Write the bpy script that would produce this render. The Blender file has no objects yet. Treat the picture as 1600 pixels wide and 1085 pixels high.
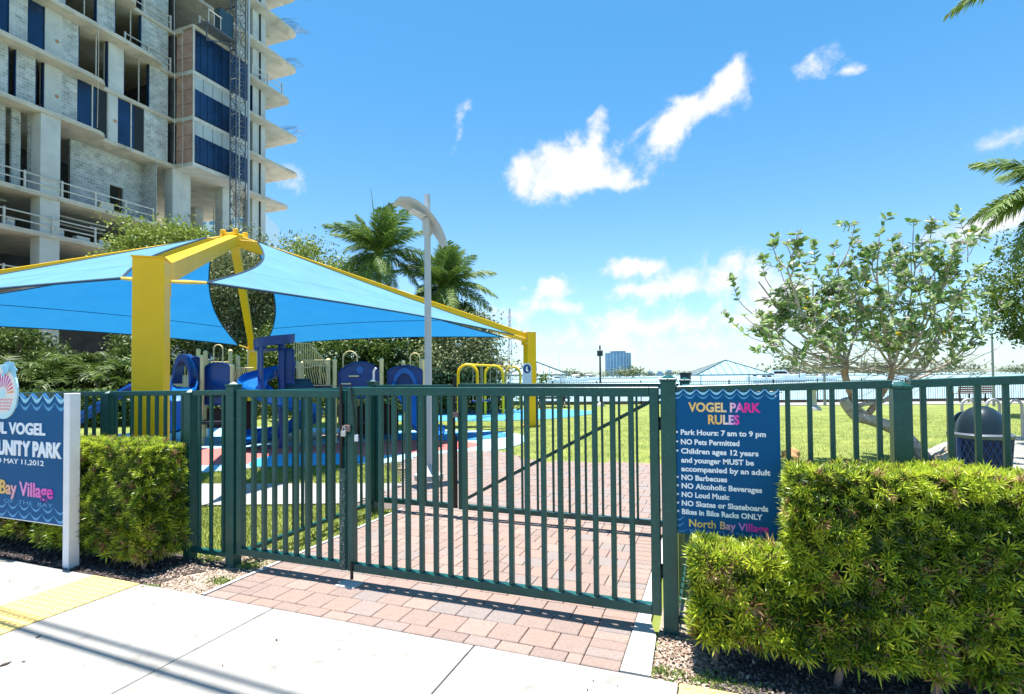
import bpy, math, random
import numpy as np
from mathutils import Vector, Matrix
random.seed(7); rng = np.random.default_rng(7)
S = bpy.context.scene; C = S.collection
rad = math.radians
# ------------------------------------------------------------------ camera
FP = 840.0; EYE = 1.55
YAW, PITCH, ROLL = rad(20.6), rad(1.2), rad(-0.5)
SH = 45.5 - FP*math.tan(PITCH)
cam = bpy.data.objects.new('camera', bpy.data.cameras.new('camera')); C.objects.link(cam); S.camera = cam
MC = Matrix.Rotation(YAW,4,'Z') @ Matrix.Rotation(math.pi/2+PITCH,4,'X') @ Matrix.Rotation(ROLL,4,'Z')
cam.matrix_world = Matrix.Translation((0,0,EYE)) @ MC
cam.data.sensor_width = 36; cam.data.lens = 36*FP/1600; cam.data.shift_y = SH/1600
cam.data.clip_start = 0.05; cam.data.clip_end = 12000
S.render.resolution_x = 1024; S.render.resolution_y = 694
# ------------------------------------------------------------------ light
SUN = Vector((-0.085, 0.05, 1.0)).normalized()
W_ = bpy.data.worlds.new('World'); S.world = W_; W_.use_nodes = True
S.view_settings.view_transform = 'Standard'; S.view_settings.look = 'None'
S.view_settings.gamma = 1; S.view_settings.use_curve_mapping = False
S.view_settings.exposure = 1.45
sl = bpy.data.lights.new('sun','SUN'); sl.energy = 4.3; sl.angle = rad(0.53); sl.color = (1,.96,.90)
so = bpy.data.objects.new('sun', sl); C.objects.link(so)
so.rotation_euler = SUN.to_track_quat('Z','Y').to_euler()

def world_nodes():
    nt = W_.node_tree; nt.nodes.clear(); N = nt.nodes.new; L = nt.links.new
    out = N('ShaderNodeOutputWorld'); bg = N('ShaderNodeBackground'); bg.inputs[1].default_value = 0.085
    sky = N('ShaderNodeTexSky'); sky.sky_type='NISHITA'; sky.sun_disc=False
    sky.sun_elevation = math.asin(SUN.z); sky.sun_rotation = math.atan2(SUN.x, SUN.y)
    sky.air_density=1.0; sky.dust_density=.45; sky.ozone_density=1.5
    tc = N('ShaderNodeTexCoord')
    def mth(op,a,b=None,c=None,clamp=False):
        n=N('ShaderNodeMath'); n.operation=op; n.use_clamp=clamp
        for i,v in enumerate((a,b,c)):
            if v is None: continue
            if isinstance(v,(int,float)): n.inputs[i].default_value=v
            else: L(v,n.inputs[i])
        return n.outputs[0]
    def noise(scale,detail,rough=.55,vec=None,dist=0):
        n=N('ShaderNodeTexNoise'); n.inputs['Scale'].default_value=scale; n.inputs['Detail'].default_value=detail
        n.inputs['Roughness'].default_value=rough; n.inputs['Distortion'].default_value=dist
        L(vec if vec is not None else tc.outputs['Generated'], n.inputs['Vector']); return n.outputs['Fac']
    # cumulus clouds standing at fixed bearings of the sky: (azimuth px, elevation px, half sizes, tilt)
    blobs=[(872,262,52,36,0.3,1.0),(905,285,80,20,0,1.0),(900,245,48,34,.4,.9),(918,215,13,40,-.25,.85),(938,178,10,18,-.3,.5),(812,262,16,26,.2,.6),(950,270,22,16,0,.45),(840,292,26,12,0,.7),
      (1095,178,54,26,.5,1.0),(1050,205,34,26,.3,.9),(1140,140,22,20,.7,.85),(1155,108,10,20,-.4,.5),(985,190,20,10,.5,.38),
      (728,172,24,12,.9,.42),(715,212,14,26,-.3,.46),(760,237,12,8,0,.45),
      (868,448,28,20,0,.95),(868,474,42,9,0,.8),(990,420,40,17,0,.85),(812,456,13,5,0,.5),
      (1085,452,80,17,.05,.85),(1150,420,34,18,.2,.55),(1000,462,34,10,0,.7),(1205,465,80,24,.2,.66),
      (1040,508,110,20,-.05,.7),(1110,540,140,13,0,.5),(935,530,44,10,0,.5),(1270,500,80,18,0,.5),(1400,548,140,14,0,.36),
      (790,495,44,15,0,.66),(815,525,50,12,0,.5),(450,275,34,26,.3,.55),(466,300,22,14,0,.5),
      (1275,92,50,12,.2,.46),(1325,94,24,8,0,.4),(1590,208,40,20,.2,.6),(1500,365,70,16,.2,.52),(1548,345,44,18,0,.45)]
    warp=N('ShaderNodeTexNoise'); warp.inputs['Scale'].default_value=7; warp.inputs['Detail'].default_value=5
    L(tc.outputs['Generated'],warp.inputs['Vector'])
    vm=N('ShaderNodeVectorMath'); vm.operation='MULTIPLY_ADD'; L(warp.outputs['Color'],vm.inputs[0])
    vm.inputs[1].default_value=(.09,.09,.09)
    va=N('ShaderNodeVectorMath'); va.operation='SUBTRACT'; L(tc.outputs['Generated'],va.inputs[0]); va.inputs[1].default_value=(.045,.045,.045)
    L(va.outputs[0],vm.inputs[2]); wv=vm.outputs[0]
    acc=None
    for (px,py,hx,hy,tilt,st) in blobs:
        d=(MC.to_3x3() @ Vector(((px-800)/FP,(542.5-py+SH)/FP,-1))); ln=d.length; d.normalize()
        rt=Vector((d.y,-d.x,0)).normalized(); up=rt.cross(d)
        a=rt*math.cos(tilt)+up*math.sin(tilt); b=-rt*math.sin(tilt)+up*math.cos(tilt)
        def dotn(v,s):
            n=N('ShaderNodeVectorMath'); n.operation='DOT_PRODUCT'; L(wv,n.inputs[0]); n.inputs[1].default_value=v*s; return n.outputs['Value']
        k=FP*ln
        u=dotn(a,k/(hx*1.25)); v=dotn(b,k/(hy*1.25)); w=dotn(d,1.0)
        r2=mth('ADD',mth('MULTIPLY',u,u),mth('MULTIPLY',v,v))
        f=mth('MULTIPLY',mth('EXPONENT',mth('MULTIPLY',r2,-1.1)),mth('MULTIPLY',mth('GREATER_THAN',w,0),st))
        acc = f if acc is None else mth('SUBTRACT',mth('ADD',acc,f),mth('MULTIPLY',acc,f))
    # scattered small clouds elsewhere, so the sky goes on behind the camera
    el=N('ShaderNodeSeparateXYZ'); L(tc.outputs['Generated'],el.inputs[0])
    fdir=MC.to_3x3() @ Vector((0,0,-1))
    fd=N('ShaderNodeVectorMath'); fd.operation='DOT_PRODUCT'; L(tc.outputs['Generated'],fd.inputs[0]); fd.inputs[1].default_value=fdir
    gen=mth('MULTIPLY',mth('SUBTRACT',noise(3.2,4),.5,clamp=True),3.2)
    gen=mth('MULTIPLY',gen,mth('SUBTRACT',.45,fd.outputs['Value'],clamp=True))
    acc=mth('ADD',acc,gen)
    n1=noise(15,9,.6,dist=.4); n2=noise(48,6,.62)
    tex=mth('ADD',mth('MULTIPLY',n1,.75),mth('MULTIPLY',n2,.25))
    dens=mth('ADD',mth('MULTIPLY',acc,1.15),mth('MULTIPLY',mth('SUBTRACT',tex,.5),2.6))
    mr=N('ShaderNodeMapRange'); mr.interpolation_type='SMOOTHSTEP'; L(dens,mr.inputs[0]); mr.inputs[1].default_value=.26; mr.inputs[2].default_value=.98
    gate=mth('MULTIPLY',mr.outputs[0],mth('MULTIPLY',acc,6,clamp=True))
    # sky colour: a small saturation and brightness trim of the physical sky, paler close to the horizon
    hs=N('ShaderNodeHueSaturation'); L(sky.outputs[0],hs.inputs['Color']); hs.inputs['Saturation'].default_value=1.0; hs.inputs['Value'].default_value=1.0; hs.inputs['Hue'].default_value=.497
    mul=N('ShaderNodeMix'); mul.data_type='RGBA'; mul.blend_type='MULTIPLY'; mul.inputs[0].default_value=1.0
    er=N('ShaderNodeMapRange'); er.interpolation_type='SMOOTHERSTEP'; L(el.outputs['Z'],er.inputs[0]); er.inputs[1].default_value=-.05; er.inputs[2].default_value=.62
    tint=N('ShaderNodeMix'); tint.data_type='RGBA'; L(er.outputs[0],tint.inputs[0]); tint.inputs[6].default_value=(.70,.86,1.04,1); tint.inputs[7].default_value=(.35,.80,.97,1)
    L(hs.outputs[0],mul.inputs[6]); L(tint.outputs[2],mul.inputs[7])
    mx=N('ShaderNodeMix'); mx.data_type='RGBA'; L(gate,mx.inputs[0]); L(mul.outputs[2],mx.inputs[6])
    shade=N('ShaderNodeMix'); shade.data_type='RGBA'; L(n1,shade.inputs[0])
    shade.inputs[6].default_value=(3.9,4.1,4.35,1); shade.inputs[7].default_value=(5.0,5.0,5.0,1)
    L(shade.outputs[2],mx.inputs[7]); L(mx.outputs[2],bg.inputs[0]); L(bg.outputs[0],out.inputs[0])
world_nodes()

# ------------------------------------------------------------------ helpers
MR3 = MC.to_3x3()
def ray(px,py): return MR3 @ Vector(((px-800)/FP,(542.5-py+SH)/FP,-1))
def G(px,py,z=0.0):                       # point of the ground seen at a pixel of the survey
    d=ray(px,py); return Vector((0,0,EYE))+d*((z-EYE)/d.z)
def P(px,py,dist): return Vector((0,0,EYE))+ray(px,py)*dist
def PX(px,py,X): d=ray(px,py); return Vector((0,0,EYE))+d*(X/d.x)
def PYp(px,py,Y): d=ray(px,py); return Vector((0,0,EYE))+d*(Y/d.y)
FW = Vector((-math.sin(YAW),math.cos(YAW),0)); RT = Vector((math.cos(YAW),math.sin(YAW),0))
def D(lat,dep,z=0): v=FW*dep+RT*lat; return Vector((v.x,v.y,z))

MATS={}
def mat(name,col,rough=.6,metal=0,var=.12,scale=6,bump=0,bscale=60,spec=.4,trans=0,island=0,col2=None,detail=5,tcol=None,coord='Object',dirt=None):
    if name in MATS: return MATS[name]
    m=bpy.data.materials.new(name); m.use_nodes=True; nt=m.node_tree; N=nt.nodes.new; L=nt.links.new
    b=nt.nodes['Principled BSDF']; out=nt.nodes['Material Output']
    b.inputs['Roughness'].default_value=rough; b.inputs['Metallic'].default_value=metal
    b.inputs['Specular IOR Level'].default_value=spec
    tc=N('ShaderNodeTexCoord'); co=tc.outputs[coord]
    nz=N('ShaderNodeTexNoise'); nz.inputs['Scale'].default_value=scale; nz.inputs['Detail'].default_value=detail; nz.inputs['Roughness'].default_value=.6
    L(co,nz.inputs['Vector'])
    c1=Vector(col[:3]); c2=Vector(col2) if col2 else None
    fac=nz.outputs['Fac']
    if island:
        g=N('ShaderNodeNewGeometry'); mi=N('ShaderNodeMix'); mi.data_type='FLOAT'; mi.inputs[0].default_value=island
        L(nz.outputs['Fac'],mi.inputs[2]); L(g.outputs['Random Per Island'],mi.inputs[3]); fac=mi.outputs[0]
    r=N('ShaderNodeValToRGB'); L(fac,r.inputs[0])
    lo,hi=(.32,.68) if not island else (.15,.85)
    r.color_ramp.elements[0].position=lo; r.color_ramp.elements[1].position=hi
    if c2 is not None:
        r.color_ramp.elements[0].color=(*c1,1); r.color_ramp.elements[1].color=(*c2,1)
    else:
        r.color_ramp.elements[0].color=(*(c1*(1-var)),1); r.color_ramp.elements[1].color=(*[min(1,x*(1+var)) for x in c1],1)
    colout=r.outputs[0]
    if dirt:                                # (colour, amount, scale): irregular stains with a shape of their own
        dn=N('ShaderNodeTexNoise'); dn.inputs['Scale'].default_value=dirt[2]; dn.inputs['Detail'].default_value=8; dn.inputs['Roughness'].default_value=.7; L(co,dn.inputs['Vector'])
        dr=N('ShaderNodeMapRange'); L(dn.outputs['Fac'],dr.inputs[0]); dr.inputs[1].default_value=.52; dr.inputs[2].default_value=.75; dr.inputs[4].default_value=dirt[1]
        dm=N('ShaderNodeMix'); dm.data_type='RGBA'; L(dr.outputs[0],dm.inputs[0]); L(colout,dm.inputs[6]); dm.inputs[7].default_value=(*dirt[0],1); colout=dm.outputs[2]
    L(colout,b.inputs['Base Color'])
    if bump:
        bn=N('ShaderNodeTexNoise'); bn.inputs['Scale'].default_value=bscale; bn.inputs['Detail'].default_value=4; L(co,bn.inputs['Vector'])
        bp=N('ShaderNodeBump'); bp.inputs['Strength'].default_value=bump; bp.inputs['Distance'].default_value=.01
        L(bn.outputs['Fac'],bp.inputs['Height']); L(bp.outputs[0],b.inputs['Normal'])
    if trans:
        t=N('ShaderNodeBsdfTranslucent'); ms=N('ShaderNodeMixShader'); ms.inputs[0].default_value=trans
        if tcol: t.inputs[0].default_value=(*tcol,1)
        else: L(colout,t.inputs[0])
        L(b.outputs[0],ms.inputs[1]); L(t.outputs[0],ms.inputs[2]); L(ms.outputs[0],out.inputs[0])
    MATS[name]=m; return m

def props(o,label=None,cat=None,group=None,kind=None):
    if label: o['label']=label
    if cat: o['category']=cat
    if group: o['group']=group
    if kind: o['kind']=kind
    return o
def thing(name,loc,label,cat,group=None,rz=0):
    o=bpy.data.objects.new(name,None); C.objects.link(o); o.location=loc; o.rotation_euler=(0,0,rz); o.empty_display_size=.2
    return props(o,label,cat,group)
def orphan_offset(parent):
    off=Vector((0,0,0)); p=parent
    while p is not None: off+=p.location; p=p.parent
    return off
def link(name,me,m=None,parent=None,smooth=False):
    if m is not None and not me.materials: me.materials.append(m)
    if smooth: me.polygons.foreach_set('use_smooth',[True]*len(me.polygons))
    o=bpy.data.objects.new(name,me); C.objects.link(o)
    if parent is not None: o.parent=parent
    return o
class MB:
    def __init__(s): s.v=[]; s.f=[]
    def box(s,a,b,R=None,o=None):          # corners a,b ; optional rotation R about o
        x0,y0,z0=a; x1,y1,z1=b; n=len(s.v)
        vs=[Vector(p) for p in ((x0,y0,z0),(x1,y0,z0),(x1,y1,z0),(x0,y1,z0),(x0,y0,z1),(x1,y0,z1),(x1,y1,z1),(x0,y1,z1))]
        if R is not None:
            o=Vector(o) if o is not None else Vector((0,0,0)); vs=[R@(q-o)+o for q in vs]
        s.v+=vs; s.f+=[tuple(n+i for i in t) for t in ((0,3,2,1),(4,5,6,7),(0,1,5,4),(1,2,6,5),(2,3,7,6),(3,0,4,7))]; return s
    def beam(s,p,q,w,h=None,up=(0,0,1)):   # rectangular bar from p to q
        h=h or w; p=Vector(p); q=Vector(q); d=(q-p).normalized(); u=Vector(up)
        if abs(d.dot(u))>.98: u=Vector((0,1,0))
        sx=d.cross(u).normalized(); sz=sx.cross(d); n=len(s.v)
        for c in (p,q):
            for a,b in ((-1,-1),(1,-1),(1,1),(-1,1)): s.v.append(c+sx*a*w/2+sz*b*h/2)
        s.f+=[(n,n+1,n+2,n+3),(n+7,n+6,n+5,n+4)]+[(n+i,n+4+i,n+4+(i+1)%4,n+(i+1)%4) for i in range(4)]; return s
    def tube(s,pts,r,n=8,cap=True):
        pts=[Vector(p) for p in pts]; R=r if isinstance(r,(list,tuple)) else [r]*len(pts); st=len(s.v); prev=None
        for i,p in enumerate(pts):
            d=(pts[min(i+1,len(pts)-1)]-pts[max(i-1,0)]).normalized()
            if prev is None:
                u=Vector((0,0,1)) if abs(d.z)<.9 else Vector((1,0,0)); a=d.cross(u).normalized()
            else:
                a=prev-d*prev.dot(d); a=a.normalized() if a.length>1e-6 else prev
            prev=a; b=d.cross(a)
            for k in range(n):
                t=2*math.pi*k/n; s.v.append(p+(a*math.cos(t)+b*math.sin(t))*R[i])
        for i in range(len(pts)-1):
            for k in range(n):
                q=st+i*n; s.f.append((q+k,q+(k+1)%n,q+n+(k+1)%n,q+n+k))
        if cap:
            s.f.append(tuple(st+k for k in reversed(range(n)))); e=st+(len(pts)-1)*n; s.f.append(tuple(e+k for k in range(n)))
        return s
    def lathe(s,c,prof,n=16):              # prof: (r,z)
        c=Vector(c); st=len(s.v)
        for r,z in prof:
            for k in range(n): t=2*math.pi*k/n; s.v.append(c+Vector((r*math.cos(t),r*math.sin(t),z)))
        for i in range(len(prof)-1):
            for k in range(n): q=st+i*n; s.f.append((q+k,q+(k+1)%n,q+n+(k+1)%n,q+n+k))
        s.f.append(tuple(st+k for k in reversed(range(n)))); e=st+(len(prof)-1)*n; s.f.append(tuple(e+k for k in range(n))); return s
    def prism(s,poly,z0,z1):
        n=len(poly); st=len(s.v)
        a=sum(poly[i][0]*poly[(i+1)%n][1]-poly[(i+1)%n][0]*poly[i][1] for i in range(n))
        if a<0: poly=poly[::-1]
        for z in (z0,z1): s.v+=[Vector((p[0],p[1],z)) for p in poly]
        s.f.append(tuple(st+i for i in reversed(range(n)))); s.f.append(tuple(st+n+i for i in range(n)))
        s.f+=[(st+i,st+(i+1)%n,st+n+(i+1)%n,st+n+i) for i in range(n)]; return s
    def flat(s,pts): n=len(s.v); s.v+=[Vector(p) for p in pts]; s.f.append(tuple(range(n,n+len(pts)))); return s
    def extr(s,pts,off):                   # planar outline pushed along off
        n=len(pts); st=len(s.v); off=Vector(off); s.v+=[Vector(p) for p in pts]+[Vector(p)+off for p in pts]
        s.f+=[tuple(st+i for i in range(n)),tuple(st+n+i for i in reversed(range(n)))]+[(st+i,st+n+i,st+n+(i+1)%n,st+(i+1)%n) for i in range(n)]; return s
    def build(s,name,m,parent=None,smooth=False,bevel=0,world=True,label=None):
        off=orphan_offset(parent) if (parent is not None and world) else Vector((0,0,0))
        me=bpy.data.meshes.new(name); me.from_pydata([v-off for v in s.v],[],s.f); me.update()
        import bmesh
        bm=bmesh.new(); bm.from_mesh(me); bmesh.ops.recalc_face_normals(bm,faces=bm.faces)
        if bevel: bmesh.ops.bevel(bm,geom=bm.edges[:],offset=bevel,segments=1,affect='EDGES',clamp_overlap=True)
        bm.to_mesh(me); bm.free()
        o=link(name,me,m,parent,smooth)
        if smooth:
            try:
                me.set_sharp_from_angle(angle=rad(40))
            except Exception: pass
        if label: o['label']=label
        return o
def quads(name,arr,m,parent=None,world=True):    # arr (N,4,3)
    arr=np.asarray(arr,dtype=np.float32); N=len(arr)
    off=orphan_offset(parent) if (parent is not None and world) else Vector((0,0,0))
    v=arr.reshape(-1,3)-np.array(off,dtype=np.float32)
    me=bpy.data.meshes.new(name); me.vertices.add(4*N); me.vertices.foreach_set('co',v.ravel())
    me.loops.add(4*N); me.loops.foreach_set('vertex_index',np.arange(4*N,dtype=np.int32))
    me.polygons.add(N); me.polygons.foreach_set('loop_start',np.arange(0,4*N,4,dtype=np.int32)); me.polygons.foreach_set('loop_total',np.full(N,4,dtype=np.int32))
    me.update(calc_edges=True)
    return link(name,me,m,parent)
def unit(a): return a/np.maximum(np.linalg.norm(a,axis=-1,keepdims=True),1e-9)
def rand_dirs(n): return unit(rng.normal(size=(n,3)))
def leaf_quads(pos,dirs,nrm,L,Wd,fold=.0):       # kite leaves
    side=unit(np.cross(dirs,nrm)); L=np.asarray(L).reshape(-1,1); Wd=np.asarray(Wd).reshape(-1,1)
    nn=unit(np.cross(side,dirs))
    a=pos; b=pos+dirs*L*.45+side*Wd*.5+nn*L*fold; c=pos+dirs*L; d=pos+dirs*L*.45-side*Wd*.5+nn*L*fold
    return np.stack([a,b,c,d],1)
def copy_tree(o,parent=None):
    c=o.copy(); C.objects.link(c); c.parent=parent
    for ch in o.children: copy_tree(ch,c)
    return c
def smooth_poly(pts,n=6):
    out=[]; m=len(pts)
    for i in range(m):
        p0,p1,p2,p3=(Vector(pts[(i+k-1)%m]) for k in range(4))
        for k in range(n):
            t=k/n; out.append(.5*((2*p1)+(p2-p0)*t+(2*p0-5*p1+4*p2-p3)*t*t+(3*p1-p0-3*p2+p3)*t**3))
    return out
def spline(pts,n=6):
    pts=[Vector(p) for p in pts]; out=[]; m=len(pts)
    for i in range(m-1):
        p0=pts[max(i-1,0)];p1=pts[i];p2=pts[i+1];p3=pts[min(i+2,m-1)]
        for k in range(n):
            t=k/n; out.append(.5*((2*p1)+(p2-p0)*t+(2*p0-5*p1+4*p2-p3)*t*t+(3*p1-p0-3*p2+p3)*t**3))
    out.append(pts[-1]); return out
def struct(name,o): o.name=name; o['kind']='structure'; return o

# ------------------------------------------------------------------ materials
M_green=mat('dark green enamel',(.005,.070,.062),.32,var=.12,scale=9,bump=.08,bscale=90,dirt=((.06,.16,.15),.5,45))
M_conc=mat('sun bleached concrete',(.31,.297,.275),.85,var=.18,scale=1.3,bump=.5,bscale=150,dirt=((.15,.14,.125),.75,6),detail=9)
M_conc2=mat('kerb concrete',(.46,.45,.43),.9,var=.12,scale=5,bump=.5,bscale=90,dirt=((.30,.28,.25),.5,6))
M_joint=mat('joint dirt',(.06,.05,.045),.95,var=.4,scale=30)
M_lawnbase=mat('lawn soil and turf',(.12,.16,.03),.95,var=.2,scale=1.2,bump=.8,bscale=120,col2=(.24,.27,.055),detail=9)
M_blade=mat('grass blade',(.12,.19,.02),.6,island=.75,scale=.7,col2=(.40,.41,.11),trans=.35)
M_mulch=mat('dark mulch',(.035,.025,.022),.95,scale=25,col2=(.09,.07,.06),bump=1,bscale=70)
M_chip=mat('mulch chip',(.04,.03,.03),.9,island=.9,col2=(.16,.13,.12))
M_chip2=mat('dry leaf litter',(.22,.14,.10),.9,island=.9,col2=(.52,.42,.34))
M_dirt=mat('sandy dirt',(.26,.20,.15),.95,scale=9,col2=(.42,.35,.28),bump=1,bscale=80)
M_yellow=mat('yellow painted steel',(.97,.55,.002),.38,var=.05,scale=1.2,bump=.05,bscale=14,dirt=((.70,.43,.02),.30,2.5))
M_white=mat('white painted wood',(.78,.78,.80),.5,var=.05,scale=8,bump=.15,bscale=30)
M_blue=mat('blue moulded plastic',(.006,.050,.21),.3,var=.18,scale=3,dirt=((.02,.09,.25),.4,5))
M_slide=mat('bright blue slide plastic',(.008,.125,.42),.25,var=.15,scale=3)
M_cream=mat('cream painted steel',(.86,.69,.32),.4,var=.08,scale=5)
M_deck=mat('dark vinyl deck',(.03,.03,.035),.7)
M_dark=mat('black hardware',(.012,.012,.012),.5)
M_chrome=mat('galvanised steel',(.55,.55,.55),.35,metal=.8,var=.15,scale=30)
M_bark=mat('grey bark',(.16,.13,.10),.95,scale=12,col2=(.34,.28,.22),bump=1,bscale=35)
M_bark2=mat('brown bark',(.07,.055,.045),.95,scale=12,col2=(.16,.12,.09),bump=1,bscale=25)

# ------------------------------------------------------------------ ground
def sheet(name,pts,z,m,kind=True,parent=None):
    mb=MB(); mb.flat([(p[0],p[1],z) for p in pts]); o=mb.build(name,m,parent)
    if kind and parent is None: o['kind']='structure'
    if o.data.polygons[0].normal.z<0: o.data.flip_normals()
    return o
coast=[D(-400,-120),D(-400,300),D(-60,120),D(-16,60),D(-11,33),D(-6,29.6),D(-2,29.6),D(28,29.6),D(60,31),D(400,40),D(400,-120)]
mb=MB(); mb.prism([(p.x,p.y) for p in coast],-1.6,-.035); g=mb.build('lawn',M_lawnbase); g['kind']='structure'
def water():
    m=bpy.data.materials.new('bay water'); m.use_nodes=True; nt=m.node_tree; b=nt.nodes['Principled BSDF']
    b.inputs['Base Color'].default_value=(.28,.40,.42,1); b.inputs['Roughness'].default_value=.38; b.inputs['IOR'].default_value=1.33
    tc=nt.nodes.new('ShaderNodeTexCoord'); n=nt.nodes.new('ShaderNodeTexNoise'); n.inputs['Scale'].default_value=1.1; n.inputs['Detail'].default_value=6
    nt.links.new(tc.outputs['Object'],n.inputs['Vector']); bp=nt.nodes.new('ShaderNodeBump'); bp.inputs['Strength'].default_value=.7; bp.inputs['Distance'].default_value=.3
    nt.links.new(n.outputs['Fac'],bp.inputs['Height']); nt.links.new(bp.outputs[0],b.inputs['Normal']); return m
M_water=water()
mb=MB(); mb.flat([(-6000,-6000,-.95),(6000,-6000,-.95),(6000,6000,-.95),(-6000,6000,-.95)]); o=mb.build('water',M_water); o['kind']='structure'

sheet('building_site_ground',[(-95,6),(-24,6),(-27,48),(-34,75),(-95,75)],-.026,mat('pale site ground',(.50,.47,.41),.95,var=.15,scale=.3,dirt=((.3,.26,.2),.5,.2)))  # unseen pale ground, added to bounce light onto the tower
sheet('road',[(-60,-9),(40,-9),(40,-.35),(-60,-.35)],-.030,mat('sun bleached asphalt',(.20,.20,.195),.95,var=.12,scale=2,bump=.5,bscale=120))  # unseen street behind the camera, added pale for fill on the fronts
sheet('verge',[(-60,-.33),(40,-.33),(40,.198),(-60,.198)],-.024,M_conc2)
sheet('far_pavement',[(-60,-11),(40,-11),(40,-9.02),(-60,-9.02)],-.022,M_conc)
# sidewalk of slabs
sb=sheet('sidewalk',[(-9,.2),(4,.2),(4,2.853),(-9,2.853)],-.03,M_joint)
xs=[-8.75,-7.26,-5.77,-4.63,-4.10,-2.81,-1.32,-.19,.42,1.90,3.4]
for i in range(len(xs)-1):
    a,b=xs[i],xs[i+1]
    if i in (3,7): continue
    for (y0,y1) in ((.2,1.2),(1.2,2.853)):
        if y1<1.5 and not(-5<a<1): continue
        mb=MB(); e=.004; mb.box((a+e,y0+e,-.028),(b-e,y1-(0 if y1>2 else e),0.0)); mb.build('slab',M_conc,sb,bevel=.004)
M_tact=mat('yellow tactile paving',(.72,.51,.17),.7,var=.06,scale=4,bump=.2,bscale=90,dirt=((.5,.42,.25),.4,5))
def tactile(x0,x1,label):
    t=thing('tactile_paving',((x0+x1)/2,1.9,0),label,'tactile paving','yellow tactile strips across the sidewalk')
    mb=MB(); mb.box((x0+.004,.9,-.026),(x1-.004,2.85,.001)); mb.build('base',M_tact,t)
    mb=MB(); y=.95; 
    while y<2.83:
        x=x0+.04
        while x<x1-.02:
            mb.lathe((x,y,.001),[(.017,0),(.015,.005),(.009,.0075)],8); x+=.0585
        y+=.0585
    d=mb.build('dome',M_tact,t,smooth=True); d['kind']='stuff'
tactile(-4.63,-4.10,'yellow dotted tactile strip at the left end of the sidewalk')
tactile(-.19,.42,'pale yellow tactile strip at the bottom edge right of the paved drive')
M_leafd=mat('dry brown leaf',(.05,.03,.02),.8)
# paved drive
bed=sheet('paved_drive',[(-3.45,2.856),(-.488,2.856),(-.488,5.6),(-.3,9.9),(-2.8,9.4),(-4.9,10.2),(-5.9,8.6),(-4.3,6.95),(-4.25,5.5),(-3.45,5.5)],-.024,mat('paver bed sand',(.13,.10,.085),.95,var=.3,scale=40))
pcols=[(.27,.195,.165),(.29,.20,.165),(.25,.185,.16),(.27,.21,.185),(.24,.20,.185),(.30,.22,.185)]
PM=[mat('paver tone %d'%i,c,.9,var=.13,scale=38,bump=.5,bscale=220,dirt=((.16,.13,.115),.55,14)) for i,c in enumerate(pcols)]
def paver_mesh(w,l,m):
    mb=MB(); mb.box((-w/2,-l/2,-.022),(w/2,l/2,0)); o=mb.build('brick',m,bevel=.004); me=o.data; bpy.data.objects.remove(o); return me
cache={}
def pav_place(x0,y0,x1,y1,parent,z=0):
    w=round(x1-x0,3); l=round(y1-y0,3)
    if w<.02 or l<.02: return
    i=random.choices(range(6),[4,5,2,4,3,3])[0]; k=(w,l,i)
    if k not in cache: cache[k]=paver_mesh(w-.005,l-.005,PM[i])
    o=bpy.data.objects.new('brick',cache[k]); C.objects.link(o); o.parent=parent
    o.location=((x0+x1)/2,(y0+y1)/2,z+random.uniform(-.0015,.0015)); o.rotation_euler=(random.uniform(-.006,.006),random.uniform(-.006,.006),random.uniform(-.008,.008))
ys=2.858; r=0
row_y=[2.858,2.965]
while row_y[-1]<5.5: row_y.append(row_y[-1]+.204)
for r in range(len(row_y)-1):
    y0,y1=row_y[r],row_y[r+1]; x=-3.235-(.102 if r%2 else 0)
    while x<-.70-.001:
        a=max(x,-3.235); b=min(x+.204,-.70); pav_place(a,y0,b,y1,bed); x+=.204
y=2.858
while y<4.75:
    pav_place(-.70,y,-.49,y+.104,bed); pav_place(-3.44,y,-3.235,y+.104,bed); y+=.104
# beyond the second gate the pavers are too small to pick apart
def inpoly(x,y,poly):
    c=False; n=len(poly)
    for i in range(n):
        x1,y1=poly[i][:2]; x2,y2=poly[(i+1)%n][:2]
        if (y1>y)!=(y2>y) and x<(x2-x1)*(y-y1)/(y2-y1)+x1: c=not c
    return c
far_poly=[(-4.25,5.72),(-.3,5.72),(-.3,9.9),(-1.2,9.75),(-2.8,9.35),(-3.3,9.5),(-4.1,10.3),(-4.9,10.2),(-5.5,9.0),(-5.0,7.9),(-4.4,7.25),(-4.25,6.7)]
mbs=[MB() for _ in range(3)]
yy=row_y[-1]
rr=0
while yy<10.3:
    x=-6-(.102 if rr%2 else 0)
    while x<-.3:
        if inpoly(x+.1,yy+.1,far_poly) or (yy<5.75 and -3.44<x<-.6):
            random.choice(mbs).box((x+.003,yy+.003,-.022),(x+.201,yy+.201,random.uniform(-.0015,.0015)))
        x+=.204
    yy+=.204; rr+=1
y=4.754
while y<row_y[-1]:
    for a in (-.70,-3.44): mbs[0].box((a+.003,y+.003,-.022),(a+.202,y+.101,0))
    y+=.104
for i,mb in enumerate(mbs):
    o=mb.build('brick_field',PM[i*2],bed); o['kind']='stuff'
# kerb strips beside the drive
kt=thing('kerb_edging',(-.40,3.6,0),'pale concrete kerb strip along the right side of the paved drive','kerb')
mb=MB(); mb.prism([(-.486,2.86),(-.33,2.86),(-.345,3.30),(-.40,3.50),(-.41,5.6),(-.486,5.6)],-.03,.006); mb.build('strip',M_conc2,kt)
kt=thing('kerb_edging',(-3.46,3.6,0),'thin concrete edging along the left side of the paved drive','kerb')
mb=MB(); mb.box((-3.475,2.86,-.03),(-3.443,5.5,.006)); mb.build('strip',M_conc2,kt)
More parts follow.
